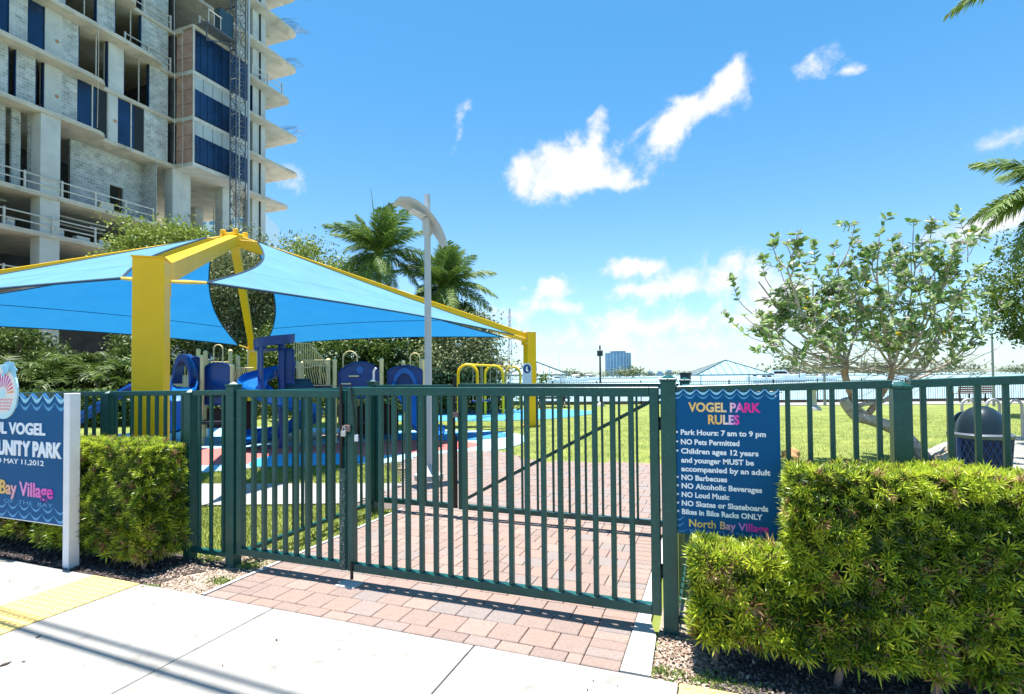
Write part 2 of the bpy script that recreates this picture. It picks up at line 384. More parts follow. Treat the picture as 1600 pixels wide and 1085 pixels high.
# concrete path across the lawn and pads
for nm,pts,m in (('concrete_path',[(-4.2,5.60),(-4.25,6.90),(-7.2,5.90),(-14,3.62),(-24,.7),(-23.6,-.6),(-13.6,2.3),(-6,4.89)],M_conc),
             ('bin_pad',[G(1440,706),G(1475,690),G(1700,672),G(1900,700),G(1700,760),G(1480,735)],M_conc),
             ('promenade',[D(10,26.6),D(60,26.6),D(60,29.1),D(10,29.1)],M_conc)):
    sheet(nm,pts,-.012,m)
# planting bed and dirt patches
sheet('mulch_bed',[(-9,2.858),(-4.03,2.858),(-4.0,3.1),(-3.75,3.5),(-9,3.5)],-.016,M_mulch)
sheet('mulch_bed',[(-.02,2.90),(.15,2.858),(4,2.858),(4,3.5),(-.1,3.5)],-.016,M_mulch)
sheet('dirt_patch',[(-4.2,2.857),(-3.478,2.857),(-3.478,3.9),(-4.1,3.9),(-4.2,3.3)],-.022,M_dirt)
sheet('dirt_patch',[(-.325,2.857),(.2,2.857),(.3,3.1),(.1,3.9),(-.35,3.9),(-.34,3.4)],-.022,M_dirt)
def chips(name,x0,x1,y0,y1,n,m,L=.02,z=-.012,hmax=.012,parent=None):
    p=np.stack([rng.uniform(x0,x1,n),rng.uniform(y0,y1,n),rng.uniform(z,z+hmax,n)],1)
    d=unit(np.stack([rng.normal(size=n),rng.normal(size=n),rng.normal(size=n)*.25],1)); nn=unit(np.stack([rng.normal(size=n)*.4,rng.normal(size=n)*.4,np.ones(n)],1))
    o=quads(name,leaf_quads(p,d,nn,rng.uniform(.5,1.6,n)*L,rng.uniform(.4,1.0,n)*L,.05),m,parent); o['kind']='stuff'; return o
chips('mulch',-9,-4.1,2.86,3.4,14000,M_chip,.022)
chips('mulch',.0,2.6,2.86,3.4,9000,M_chip,.02)
chips('leaf_litter',-.33,.16,2.87,3.45,2600,M_chip2,.02,-.020)
chips('leaf_litter',-4.25,-3.49,2.87,3.8,2200,M_chip2,.018,-.020)
chips('leaf_litter',-4.6,-4.05,2.9,3.3,250,M_chip2,.02,-.012)
chips('leaf_litter',.1,1.4,2.9,3.2,260,M_chip2,.018,-.012)
sheet('turf_bed',[(-4.0,3.5),(-3.5,3.5),(-3.47,5.5),(-4.2,5.5),(-6,4.8),(-9,4.0),(-9,3.5)],-.03,M_lawnbase)
# rubber playground surface
def rubber(n,c): return mat(n,c,.85,var=.08,scale=3,bump=.4,bscale=120)
def gpoly(pts,n=5): return [ (q.x,q.y) for q in smooth_poly([G(*p).to_3d() for p in pts],n)]
play=sheet('playground_surface',gpoly([(150,742),(300,738),(400,729),(520,726),(640,719),(700,709),(780,701),(818,690),(815,678),(760,672),(690,671),(600,671),(500,668),(300,668),(100,690)]),-.020,rubber('pale blue rubber',(.30,.52,.62)))
sheet('rubber_zone',gpoly([(250,724),(420,722),(560,713),(660,705),(738,698),(735,690),(650,687),(560,690),(450,697),(300,702)]),-.013,rubber('red rubber',(.55,.13,.11)),parent=play)
sheet('rubber_zone',gpoly([(392,727),(470,728),(560,722),(556,710),(470,708),(410,714)]),-.007,rubber('cyan rubber',(.03,.34,.56)),parent=play)
sheet('rubber_zone',gpoly([(560,684),(700,688),(790,682),(790,676),(700,675),(560,676)]),-.007,rubber('blue rubber',(.03,.20,.42)),parent=play)  # dark blue band, partly the canopy's cast shadow put into the colour
play2=sheet('playground_surface',gpoly([(560,654),(700,657),(800,656),(880,652),(930,644),(900,640),(800,639),(690,640),(560,641)]),-.020,rubber('blue rubber far',(.06,.30,.55)))
sheet('rubber_zone',gpoly([(400,690),(520,684),(540,676),(440,676)]),-.004,rubber('sand rubber',(.45,.33,.25)),parent=play)
# grass blades on the nearer lawn
def lawn_blades():
    excl=[[(p[0],p[1]) for p in poly] for poly in (
        far_poly,[(-4.25,5.5),(-.3,5.5),(-.3,6),(-4.25,6)],[(-3.5,3),(-.3,3),(-.3,5.6),(-3.5,5.6)],[(-4.2,5.60),(-4.25,6.90),(-7.2,5.90),(-14,3.62),(-13.6,2.3),(-6,4.89)],
        gpoly([(150,742),(300,738),(400,729),(520,726),(640,719),(700,709),(780,701),(818,690),(815,678),(760,672),(690,671),(600,671),(500,668),(300,668),(100,690)],2))]
    out=[]
    def region(n,f,L):
        p=[]
        k=0
        while len(p)<n and k<n*4:
            k+=1; x,y=f()
            if any(inpoly(x,y,e) for e in excl): continue
            p.append((x,y,-.034))
        p=np.array(p); m=len(p); d=unit(np.stack([rng.normal(size=m)*.45,rng.normal(size=m)*.45,np.ones(m)],1)); nn=rand_dirs(m)
        out.append(leaf_quads(p,d,nn,rng.uniform(.6,1.3,m)*L,rng.uniform(.7,1.2,m)*L*.16,.0))
    u=random.uniform
    region(26000,lambda:(u(-7.5,-3.48),u(3.45,6.4)),.042)
    region(16000,lambda:(u(-12,-4),u(5.5,9.5)),.05)
    def f():
        d=u(9,20); v=D(u(-.35,1.05)*d,d); return v.x,v.y
    region(30000,f,.055)
    o=quads('grass',np.concatenate(out),M_blade); o['kind']='stuff'
lawn_blades()
def weeds(cx,cy,n,r,L=.035):
    p=np.stack([rng.normal(cx,r,n),rng.normal(cy,r*.6,n),np.full(n,-.018)],1); d=unit(np.stack([rng.normal(size=n)*.9,rng.normal(size=n)*.9,np.ones(n)*.8],1))
    return leaf_quads(p,d,rand_dirs(n),rng.uniform(.5,1.2,n)*L,rng.uniform(.3,.5,n)*L,.05)
wl=[]
for px,py,n,r in ((1008,1003,260,.03),(1005,1048,200,.03),(1120,1062,400,.06),(390,882,300,.05),(345,905,200,.06),(330,870,200,.07),(1060,1052,150,.05),(1030,1046,120,.03),(1170,1071,150,.05),(232,916,160,.04)):
    q=G(px,py); wl.append(weeds(q.x,q.y,n,r,.03))
o=quads('weeds',np.concatenate(wl),mat('weed leaf',(.10,.20,.03),.7,island=.8,col2=(.32,.34,.10),trans=.2)); o['kind']='stuff'

# ------------------------------------------------------------------ fences and gates
def post_at(par,x,y,h,w=.088,name='post'):
    mb=MB(); mb.box((x-w/2,y-w/2,-.03),(x+w/2,y+w/2,h-.035)); o=mb.build(name,M_green,par,bevel=.003)
    mb=MB(); mb.box((x-w/2-.005,y-w/2-.005,h-.035),(x+w/2+.005,y+w/2+.005,h-.018)); mb.lathe((x,y,h-.018),[(w*.62,0),(.01,.022)],4)
    mb.build('post_cap',M_green,o,bevel=.002)
    return o
def fence_run(par,a,b,z0,z1a,z1b,n,posts=(),picket=.025,rail=.04):
    a=Vector((*a,0)); b=Vector((*b,0)); d=b-a
    mb=MB(); mb.beam(a+Vector((0,0,z0)),b+Vector((0,0,z0)),rail,rail); mb.build('bottom_rail',M_green,par,bevel=.003)
    mb=MB(); mb.beam(a+Vector((0,0,z1a-rail/2)),b+Vector((0,0,z1b-rail/2)),rail+.014,rail+.004); mb.build('top_rail',M_green,par,bevel=.003)
    for i in range(n):
        t=(i+.5)/n; q=a+d*t; zt=z1a+(z1b-z1a)*t-rail
        mb=MB(); mb.box((q.x-picket/2,q.y-picket/2,z0+rail/2-.002),(q.x+picket/2,q.y+picket/2,zt)); mb.build('picket',M_green,par,bevel=.002)
GY=3.425; LX=-3.80; RX=-.265; IY=5.40
lf=thing('picket_fence',(-5.5,GY,0),'green metal picket fence left of the gate, behind the park name sign','fence')
post_at(lf,LX,GY,1.52); post_at(lf,-4.30,GY,1.452,.08); post_at(lf,-5.36,GY,1.44,.08); post_at(lf,-7.2,GY,1.45,.08)
fence_run(lf,(-4.26,GY),(LX-.044,GY),.07,1.447,1.452,3)
fence_run(lf,(-5.32,GY),(-4.34,GY),.07,1.437,1.447,9)
fence_run(lf,(-7.16,GY),(-5.40,GY),.07,1.42,1.437,15)
fence_run(lf,(-9.4,GY),(-7.24,GY),.07,1.41,1.425,18)
rf=thing('picket_fence',(1.5,GY,0),'green metal picket fence rising behind the tall hedge on the right','fence')
post_at(rf,RX,GY,1.545)
for x in (.93,2.75): post_at(rf,x,GY,1.50,.085)
fence_run(rf,(RX+.044,GY),(.8875,GY),.07,1.478,1.51,10)
fence_run(rf,(.9725,GY),(2.7075,GY),.07,1.512,1.575,15)
fence_run(rf,(2.7925,GY),(4.2,GY),.07,1.575,1.61,12)
sf=thing('picket_fence',(LX,4.4,0),'green side fence running back between the two gates on the left','fence')
fence_run(sf,(LX,GY+.05),(LX,IY-.05),.07,1.44,1.44,16)
sf=thing('picket_fence',(RX,4.4,0),'green side fence seen edge on behind the right gate post','fence')
fence_run(sf,(RX+.02,GY+.05),(RX+.02,IY-.05),.07,1.44,1.46,16)
def leaf_gate(par,x0,x1,y,z0,z1,n,fw=.055,rail=.06,picket=.032,brace=None):
    for x in (x0+fw/2,x1-fw/2):
        mb=MB(); mb.box((x-fw/2,y-fw/2,z0),(x+fw/2,y+fw/2,z1)); mb.build('stile',M_green,par,bevel=.003)
    mb=MB(); mb.box((x0+fw,y-fw/2,z0),(x1-fw,y+fw/2,z0+rail)); mb.build('bottom_rail',M_green,par,bevel=.003)
    mb=MB(); mb.box((x0+fw,y-fw/2,z1-rail),(x1-fw,y+fw/2,z1)); mb.build('top_rail',M_green,par,bevel=.003)
    a,b=x0+fw,x1-fw
    for i in range(n):
        x=a+(b-a)*(i+1)/(n+1); mb=MB(); mb.box((x-picket/2,y-picket/2,z0+rail-.001),(x+picket/2,y+picket/2,z1-rail+.001)); mb.build('picket',M_green,par,bevel=.002)
    if brace:
        mb=MB(); (ax,az),(bx,bz)=brace; mb.beam((ax,y+.03,az),(bx,y+.03,bz),.02,.035); mb.build('brace',M_green,par)
def hinge(par,x,y,z):
    mb=MB(); mb.tube([(x,y,z-.04),(x,y,z+.04)],.013,8); mb.box((x-.02,y-.012,z-.02),(x+.02,y+.012,z+.02)); mb.build('hinge',M_dark,par)
MX=PYp(545,740,GY).x
gl=thing('gate',(LX+.06,GY,0),'narrow green left leaf of the front gate, worn paint beside the lock','gate')
leaf_gate(gl,LX+.056,MX-.004,GY,.085,1.455,8)
gr=thing('gate',(RX-.06,GY,0),'wide green right leaf of the front gate beside the rules sign','gate')
leaf_gate(gr,MX+.006,RX-.058,GY,.085,1.475,18)
for z in (.35,1.25): hinge(gl,LX+.05,GY,z); hinge(gr,RX-.051,GY,z)
# lock gear
M_worn=mat('worn paint',(.008,.06,.055),.5,scale=26,dirt=((.55,.55,.50),.9,55))
mb=MB(); mb.tube([(MX-.035,GY-.045,.86),(MX-.035,GY-.045,1.50)],.012,8); mb.build('drop_rod',M_dark,gl,smooth=True)
mb=MB(); mb.box((MX-.062,GY-.034,.10),(MX-.012,GY-.030,.86)); mb.build('wear_strip',M_worn,gl)
mb=MB(); mb.box((MX-.055,GY-.058,1.20),(MX-.018,GY-.03,1.36)); mb.box((MX-.048,GY-.056,1.02),(MX-.020,GY-.03,1.16)); mb.build('latch_case',M_dark,gl,bevel=.003)
lk=thing('padlock',(MX,GY-.06,1.16),'small metal padlock hanging where the two front gate leaves meet','padlock')
mb=MB(); mb.box((MX-.018,GY-.075,1.105),(MX+.022,GY-.052,1.15)); mb.build('lock_body',M_chrome,lk,bevel=.004)
mb=MB(); mb.tube([(MX-.012+.028*(.5-.5*math.cos(t))*1.0,GY-.063,1.15+.03*math.sin(t)) for t in np.linspace(0,math.pi,9)],.0035,6); mb.build('shackle',M_chrome,lk,smooth=True)
mb=MB(); mb.box((MX-.05,GY-.05,1.14),(MX+.045,GY-.036,1.19)); mb.build('hasp',mat('rusty hasp',(.30,.20,.18),.7,metal=.3),lk,bevel=.002)
def chain(par,pts,m=M_dark,r=.0035,l=.022):
    pts=spline(pts,12); mb=MB(); acc=0; last=pts[0]; k=0
    for i in range(1,len(pts)):
        if (pts[i]-last).length>=l*.8:
            c=(pts[i]+last)/2; d=(pts[i]-last).normalized(); u=Vector((0,-1,0)) if k%2 else Vector((1,0,0)); s=d.cross(u).normalized()
            ring=[c+d*math.cos(t)*l*.62+s*math.sin(t)*l*.30 for t in np.linspace(0,2*math.pi,9)]; mb.tube(ring,r*.7,5,False); last=pts[i]; k+=1
    return mb.build('chain',m,par,smooth=True)
chain(gr,[(MX+.05,GY-.035,1.50),(MX+.062,GY-.040,1.40),(MX+.085,GY-.042,1.28),(MX+.095,GY-.042,1.18),(MX+.10,GY-.042,1.12)],M_dark)
mb=MB(); mb.box((MX+.088,GY-.05,1.07),(MX+.118,GY-.038,1.12)); mb.build('tag',M_white,gr,bevel=.002)
mb=MB(); mb.tube([(MX+.05,GY-.032,.03),(MX+.05,GY-.032,.16)],.012,8); mb.build('cane_bolt',M_dark,gr)
mb=MB(); mb.box((MX-.04,GY-.12,-.01),(MX+.13,GY+.0,.0065)); props(mb.build('catch_plate',M_conc2,bevel=.003),'small concrete catch block in the pavers under the gate bolt','catch block')
# second gate line
IX=PYp(713,700,IY).x
ig=thing('gate',(LX,IY,0),'narrow left leaf of the second gate, nearest the lamp post','gate')
post_at(ig,LX,IY,1.52)
leaf_gate(ig,LX+.056,IX-.035,IY,.085,1.46,8,rail=.055,picket=.022)
ig2=thing('gate',(RX,IY,0),'wide leaf of the second gate with a diagonal brace','gate')
leaf_gate(ig2,IX+.035,RX-.058,IY,.085,1.47,12,rail=.055,picket=.022,brace=((IX+.08,.18),(RX-.12,1.40)))
post_at(ig2,RX,IY,1.52)
mb=MB(); mb.box((IX-.03,IY-.05,.10),(IX+.03,IY-.032,.9)); mb.tube([(IX,IY-.05,.86),(IX,IY-.05,1.55)],.014,8); mb.build('drop_rod',M_dark,ig)
mb=MB(); mb.box((IX-.05,IY-.07,1.10),(IX+.05,IY-.035,1.16)); mb.build('hasp',MATS['rusty hasp'],ig,bevel=.002)
mb=MB(); mb.tube([(LX+.05,IY-.05,1.5),(LX+.05,IY-.05,1.62),(LX+.08,IY-.05,1.66)],.012,8); mb.build('rod_end',M_white,ig,smooth=True)

# ------------------------------------------------------------------ lettering
def textmesh(s,size,font_off=0.0,align='LEFT',extr=.0004,spacing=1.0):
    c=bpy.data.curves.new('t','FONT'); c.body=s; c.size=size; c.offset=font_off; c.extrude=extr; c.align_x=align; c.space_character=spacing; c.resolution_u=3
    o=bpy.data.objects.new('t',c); C.objects.link(o); bpy.context.view_layer.update()
    me=bpy.data.meshes.new_from_object(o.evaluated_get(bpy.context.evaluated_depsgraph_get())); bpy.data.objects.remove(o); bpy.data.curves.remove(c); return me
def put_text(par,s,x,y,z,width,size,m,align='LEFT',bold=.0,name='lettering',h=None,spacing=1.0,extr=.0004,tilt=0):
    me=textmesh(s,size,bold*size,align,extr,spacing)
    co=np.zeros(len(me.vertices)*3,dtype=np.float32); me.vertices.foreach_get('co',co); co=co.reshape(-1,3)
    w=co[:,0].max()-co[:,0].min(); sx=width/w if width else 1.0
    x0=co[:,0].min() if align=='LEFT' else 0
    co2=np.stack([(co[:,0]-x0)*sx, -co[:,2]-.0006, co[:,1]],1); me.vertices.foreach_set('co',co2.astype(np.float32).ravel()); me.update()
    o=link(name,me,m,par); off=orphan_offset(par); o.location=Vector((x,y,z))-off; o.rotation_euler=(0,tilt,0); return o
def grad_mat(name,stops,x0,x1):
    m=bpy.data.materials.new(name); m.use_nodes=True; nt=m.node_tree; b=nt.nodes['Principled BSDF']; b.inputs['Roughness'].default_value=.5
    g=nt.nodes.new('ShaderNodeTexCoord'); sx=nt.nodes.new('ShaderNodeSeparateXYZ'); mr=nt.nodes.new('ShaderNodeMapRange'); mr.inputs[1].default_value=x0; mr.inputs[2].default_value=x1
    r=nt.nodes.new('ShaderNodeValToRGB'); nt.links.new(g.outputs['Object'],sx.inputs[0]); nt.links.new(sx.outputs[0],mr.inputs[0]); nt.links.new(mr.outputs[0],r.inputs[0]); nt.links.new(r.outputs[0],b.inputs['Base Color'])
    e=r.color_ramp.elements; e[0].position=stops[0][0]; e[0].color=(*stops[0][1],1); e[1].position=stops[-1][0]; e[1].color=(*stops[-1][1],1)
    for p,c in stops[1:-1]: k=e.new(p); k.color=(*c,1)
    return m
M_sign=mat('navy blue sign print',(.002,.09,.24),.5,var=.06,scale=2,spec=.12)
M_text=mat('white print',(.85,.88,.92),.5,var=.02)
M_wave=mat('pale blue print',(.30,.62,.80),.5,var=.03); M_wave2=mat('mid blue print',(.08,.32,.60),.5,var=.03)
gold=(.85,.50,.12); pale=(.9,.72,.62); lil=(.80,.50,.80); pink=(.80,.01,.30)
def wave_band(par,x0,x1,y,ztop,n,h,thick,m,name='wave_print',phase=0):
    w=(x1-x0)/n; mb=MB()
    for i in range(n):
        a=x0+i*w; up=[];lo=[]
        for k in range(9):
            t=k/8; x=a+t*w; s=math.sin(math.pi*t); up.append((x,y,ztop-h*s)); lo.append((x,y,ztop-h*s-thick*(.15+.85*s)))
        mb.extr(up+lo[::-1],(0,-.0006,0))
    return mb.build(name,m,par)
# rules sign
SX0,SX1,SZ0,SZ1,SY=-.252,.345,.60,1.468,3.392
rs=thing('rules_sign',((SX0+SX1)/2,SY,SZ0),'blue park rules sign wired to the fence right of the gate','sign')
mb=MB(); n=8; w=(SX1-SX0)/n; top=[]
for i in range(n):
    for k in range(8): t=k/8; top.append((SX0+(i+t)*w,SY,SZ1-.022*math.sin(math.pi*t)))
top.append((SX1,SY,SZ1)); mb.extr([(SX0,SY,SZ0)]+top+[(SX1,SY,SZ0)],(0,.004,0)); mb.build('panel',M_sign,rs)
fy=SY-.0006
wave_band(rs,SX0+.002,SX1-.002,fy,SZ1-.004,8,.022,.014,M_wave); wave_band(rs,SX0+.002,SX1-.002,fy,SZ1-.030,8,.024,.010,M_wave2)
wave_band(rs,SX0+.002,SX0+.073,fy,SZ0+.105,1,.022,.008,M_wave2); wave_band(rs,SX0+.002,SX0+.073,fy,SZ0+.07,1,.022,.008,M_wave2)
wave_band(rs,SX0+.002,SX1-.05,fy,SZ0+.03,6,.018,.004,M_wave2)
cx=(SX0+SX1)/2
M_t1=grad_mat('gold to pink print',[(0,gold),(.45,(.9,.62,.25)),(.58,(.9,.6,.6)),(.66,(.85,.35,.75)),(.75,pink),(1,pink)],0,.40)
put_text(rs,'VOGEL PARK',cx-.195,fy,1.330,.395,.075,M_t1,bold=.035)
M_t2=grad_mat('gold to pink print short',[(0,gold),(.35,gold),(.55,pale),(.72,lil),(.85,(.75,.1,.5)),(1,pink)],0,.175)
put_text(rs,'RULES',cx-.085,fy,1.258,.172,.075,M_t2,bold=.035)
lines=[(1.190,0,'Park Hours: 7 am to 9 pm',.465,1),(1.133,0,'NO Pets Permitted',.325,1),(1.078,0,'Children ages 12 years',.425,1),(1.024,0,'and younger MUST be',.400,0),(.972,0,'accompanied by an adult',.485,0),(.920,0,'NO Barbecues',.255,1),(.870,0,'NO Alcoholic Beverages',.440,1),(.818,0,'NO Loud Music',.265,1),(.766,0,'NO Skates or Skateboards',.470,1),(.716,0,'Bikes in Bike Racks ONLY',.440,1)]
for z,_,s,wd,bul in lines:
    put_text(rs,s,SX0+.058,fy,z,wd,.043,M_text,bold=.035)
    if bul:
        mb=MB(); c=Vector((SX0+.036,fy,z+.015)); mb.extr([c+Vector((math.cos(t)*.0065,0,math.sin(t)*.0065)) for t in np.linspace(0,2*math.pi,13)[:-1]],(0,-.0006,0)); mb.build('bullet',M_text,rs)
M_t3=grad_mat('gold to pink print wide',[(0,(.85,.6,.15)),(.38,gold),(.55,(.7,.3,.6)),(.64,(.6,.25,.75)),(.75,(.75,.02,.45)),(1,(.75,.0,.25))],0,.44)
put_text(rs,'North Bay Village',SX0+.098,fy,.645,.43,.062,M_t3,bold=.02)
put_text(rs,'HEART  OF  THE  BAY',SX0+.10,fy,.618,.40,.020,mat('faint blue print',(.12,.35,.62),.5),bold=.0,spacing=1.4)
for x in (SX0+.02,SX1-.02):
    for z in (SZ0+.03,SZ1-.045):
        mb=MB(); mb.lathe((0,0,0),[(.006,0),(.004,.003)],8); mb.v=[Vector((v.x+x,fy-v.z,v.y+z)) for v in mb.v]; mb.build('bolt',M_chrome,rs)
# park name sign on white posts
py_=2.915; QX1=-5.085; QX0=-6.72; QZ0=.332; QZ1=1.437
ps=thing('park_sign',((QX0+QX1)/2,py_,0),'blue park name sign with pineapple emblem on white posts, left edge','sign')
def wavytop(x0,x1,z,n,h,z0,y):
    w=(x1-x0)/n; t=[(x0,y,z0)]
    for i in range(n):
        for k in range(8): s=k/8; t.append((x0+(i+s)*w,y,z-h*math.sin(math.pi*s)))
    return t+[(x1,y,z),(x1,y,z0)]
mb=MB(); mb.extr(wavytop(QX0,QX1,QZ1,10,.045,QZ0,py_),(0,.02,0)); mb.build('panel',M_sign,ps)
f2=py_-.0006
wave_band(ps,QX0+.003,QX1-.003,f2,QZ1-.008,10,.045,.035,M_wave); wave_band(ps,QX0+.003,QX1-.003,f2,QZ1-.075,10,.048,.028,M_wave2)
wave_band(ps,QX0+.003,QX1-.003,f2,QZ0+.145,10,.045,.018,M_wave2); wave_band(ps,QX0+.003,QX1-.003,f2,QZ0+.075,10,.045,.022,M_wave2)
mb=MB(); mb.box((QX0,py_-.001,QZ0-.008),(QX1,py_+.021,QZ0)); mb.build('trim',M_white,ps)
for x0 in (-5.083,-6.80):
    mb=MB(); mb.box((x0,py_-.03,-.03),(x0+.078,py_+.055,QZ1+.002)); mb.build('post',M_white,ps,bevel=.004)
def rtext(s,xr,z,w,size,m,bold,tk=.010,name='lettering'):
    put_text(ps,s,xr-w,f2,z,w,size,m,bold=bold,name=name,extr=tk/2)
rtext('PAUL VOGEL',QX1-.285,1.08,.92,.138,M_text,.035)
rtext('COMMUNITY PARK',QX1-.06,.895,1.38,.172,M_text,.05)
rtext('DEDICATED MAY 11,2012',QX1-.305,.815,1.16,.062,M_text,.015,.002)
M_t4=grad_mat('orange to pink raised letters',[(0,(.85,.6,.15)),(.45,(.85,.5,.12)),(.62,(.85,.35,.65)),(1,(.75,.03,.42))],0,1.25)
rtext('North Bay Village',QX1-.175,.545,1.25,.17,M_t4,.02)
rtext('HEART  OF  THE  BAY',QX1-.18,.468,1.1,.045,MATS['mid blue print'],.0,.001)
# emblem: white-edged oval with sun rays and a palm tuft (generic park emblem)
ec=Vector((-5.965,py_-.012,1.452)); EM=thing
def ell(c,rx,rz,n=40,sq=1.0): return [c+Vector((rx*math.copysign(abs(math.cos(t))**sq,math.cos(t)),0,rz*math.copysign(abs(math.sin(t))**sq,math.sin(t)))) for t in np.linspace(0,2*math.pi,n+1)[:-1]]
mb=MB(); mb.extr(ell(ec,.215,.245),(0,.012,0)); mb.build('emblem_plate',mat('pale aqua print',(.55,.80,.85),.5,var=.02),ps)
e1=ec+Vector((0,-.0008,.01)); mb=MB(); mb.extr(ell(e1,.188,.205),(0,.0006,0)); mb.build('emblem_field',mat('cream print',(.85,.80,.74),.5,var=.02),ps)
e2=e1+Vector((0,-.0008,-.03)); 
for i in range(13):
    t=math.pi*(i+.5)/13; dv=Vector((math.cos(t),0,math.sin(t))); s=Vector((-math.sin(t),0,math.cos(t)))
    L1=1/math.sqrt((math.cos(t)/.165)**2+(math.sin(t)/.19)**2); mb=MB(); mb.extr([e2+dv*.065-s*.003,e2+dv*L1*.97-s*.0115,e2+dv*L1*.97+s*.0115,e2+dv*.065+s*.003],(0,.0006,0))
    tt=math.sin(t); mb.build('sun_ray',[mat('orange print',(.85,.30,.10),.5),mat('coral print',(.82,.12,.20),.5),mat('magenta print',(.60,.02,.32),.5)][min(2,int(tt*3))],ps)
mb=MB(); mb.extr(ell(e2,.045,.045,20),(0,.0006,0)); mb.build('emblem_sun',MATS['pale aqua print'],ps)
for k in range(4): wave_band(ps,e2.x-.15+.012*k,e2.x+.15-.012*k,e2.y,e2.z-.04-.028*k,6,.012,.010,MATS['coral print'])
mb=MB()
for li_,(a,L_) in enumerate(((-25,.12),(15,.13),(55,.14),(90,.13),(125,.14),(160,.13),(200,.11))):
    t=rad(a); dv=Vector((math.cos(t),0,math.sin(t))); s=Vector((-math.sin(t),0,math.cos(t))); o_=ec+Vector((.12,-.003-.0035*li_,.19))
    mb.extr([o_-s*.012,o_+dv*L_*.5-s*.035,o_+dv*L_*.85+Vector((0,0,-.03)),o_+dv*L_*.5+s*.02,o_+s*.012],(0,.002,0)); 
mb.build('emblem_leaf',MATS['pale blue print'],ps)

# ------------------------------------------------------------------ hedges
M_hedge=mat('podocarpus leaf',(.05,.12,.010),.38,island=.6,scale=5,col2=(.28,.40,.025),trans=.30,spec=.5)
M_hedge2=mat('brown dying leaf',(.20,.09,.05),.6,island=.8,col2=(.40,.28,.12),trans=.1)
M_twig=mat('hedge twig',(.16,.11,.09),.9,col2=(.32,.24,.20),scale=14)
M_core=mat('hedge interior dark filler',(.030,.022,.012),1.0,scale=30,col2=(.06,.045,.02),bump=1,bscale=30)  # solid dark filler standing in for twigs and shade inside the hedge
def rosette(K=14,L=.07,w=.0105):
    az=rng.uniform(0,2*math.pi)+np.arange(K)*2.399; el=np.linspace(.15,1.25,K)+rng.normal(size=K)*.1   # angle from horizontal plane up
    d=np.stack([np.cos(az)*np.cos(el),np.sin(az)*np.cos(el),np.sin(el)],1); n=np.stack([-np.cos(az)*np.sin(el),-np.sin(az)*np.sin(el),np.cos(el)],1)
    LL=L*rng.uniform(.7,1.15,K); p=d*.004
    return leaf_quads(p,d,n,LL,np.full(K,w),.04)
ROS=[rosette(random.choice((11,13,15,17)),L=random.uniform(.044,.066),w=random.uniform(.0065,.0092)) for _ in range(12)]
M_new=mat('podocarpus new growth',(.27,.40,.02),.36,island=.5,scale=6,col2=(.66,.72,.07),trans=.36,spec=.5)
M_old=mat('podocarpus old leaf in painted shade',(.010,.030,.006),.36,island=.6,scale=6,col2=(.06,.12,.012),trans=.18,spec=.5)  # old leaves, darkened further to paint shade into the hedge depth
def hedge(par,boxes,dens,scale=1.0,bumpy=.025,brown=.045):
    bins={0:[],1:[],2:[],3:[]}
    for (x0,x1,y0,y1,z0,z1,faces) in boxes:
        for f in faces:
            if f=='front': A=(x1-x0)*(z1-z0)
            elif f=='top': A=(x1-x0)*(y1-y0)
            else: A=(y1-y0)*(z1-z0)
            n=int(A*dens)
            a=rng.uniform(0,1,n);b=rng.uniform(0,1,n); dep=rng.uniform(-.018,.12,n)
            X=x0+(x1-x0)*a
            if f=='front': p=np.stack([X,y0+dep,z0+(z1-z0)*b],1); nn=np.array([0,-1,.45])
            elif f=='top': p=np.stack([X,y0+(y1-y0)*b,z1-dep*.8],1); nn=np.array([0,-.1,1.])
            elif f=='left': p=np.stack([x0+dep,y0+(y1-y0)*a,z0+(z1-z0)*b],1); nn=np.array([-1,0,.45])
            else: p=np.stack([x1-dep,y0+(y1-y0)*a,z0+(z1-z0)*b],1); nn=np.array([1,0,.45])
            lump=bumpy*(np.sin(p[:,0]*9+p[:,2]*5)+np.sin(p[:,0]*4.3-p[:,2]*11+2)+np.sin(p[:,2]*17+p[:,0]*13))*.4
            p=p+nn/np.linalg.norm(nn)*lump[:,None]
            dirs=unit(nn+rng.normal(size=(n,3))*.42)
            clump=np.sin(p[:,0]*7+1.3*np.sin(p[:,2]*6))+np.sin(p[:,2]*8.5+2*np.sin(p[:,0]*3.7))
            for k in range(n):
                R=Vector((0,0,1)).rotation_difference(Vector(dirs[k])).to_matrix() @ Matrix.Rotation(random.uniform(0,6.28),3,'Z')
                rr=ROS[k%len(ROS)]@np.array(R).T*scale*random.uniform(.65,1.2)*(1.35-.55*min(1,max(0,(p[k][2]-.15)/.8)))+p[k]
                u=random.random(); top=f=='top' or p[k][2]>z1-.10
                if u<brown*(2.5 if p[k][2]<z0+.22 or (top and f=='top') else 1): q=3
                elif dep[k]>.035: q=1 if random.random()<.85 else 2  # deeper leaves mostly take the dark material, as painted shade
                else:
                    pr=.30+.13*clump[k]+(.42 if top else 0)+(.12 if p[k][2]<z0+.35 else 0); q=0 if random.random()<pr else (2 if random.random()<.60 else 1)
                bins[q].append(rr)
    for q,nm,mm in ((0,'new_growth',M_new),(1,'old_foliage_painted_shade',M_old),(2,'foliage',M_hedge),(3,'brown_foliage',M_hedge2)):
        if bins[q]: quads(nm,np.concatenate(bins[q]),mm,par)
def stem(par,pts,r): mb=MB(); mb.tube(pts,r,7); return mb.build('stem',M_twig,par,smooth=True)
hl=thing('hedge',(-5.0,3.2,0),'square clipped hedge between the park name sign and the front gate','hedge')
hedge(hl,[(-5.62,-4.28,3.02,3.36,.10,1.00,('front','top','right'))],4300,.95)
mb=MB(); mb.box((-5.6,3.12,.16),(-4.37,3.34,.90)); mb.build('inner_dark_filler',M_core,hl)
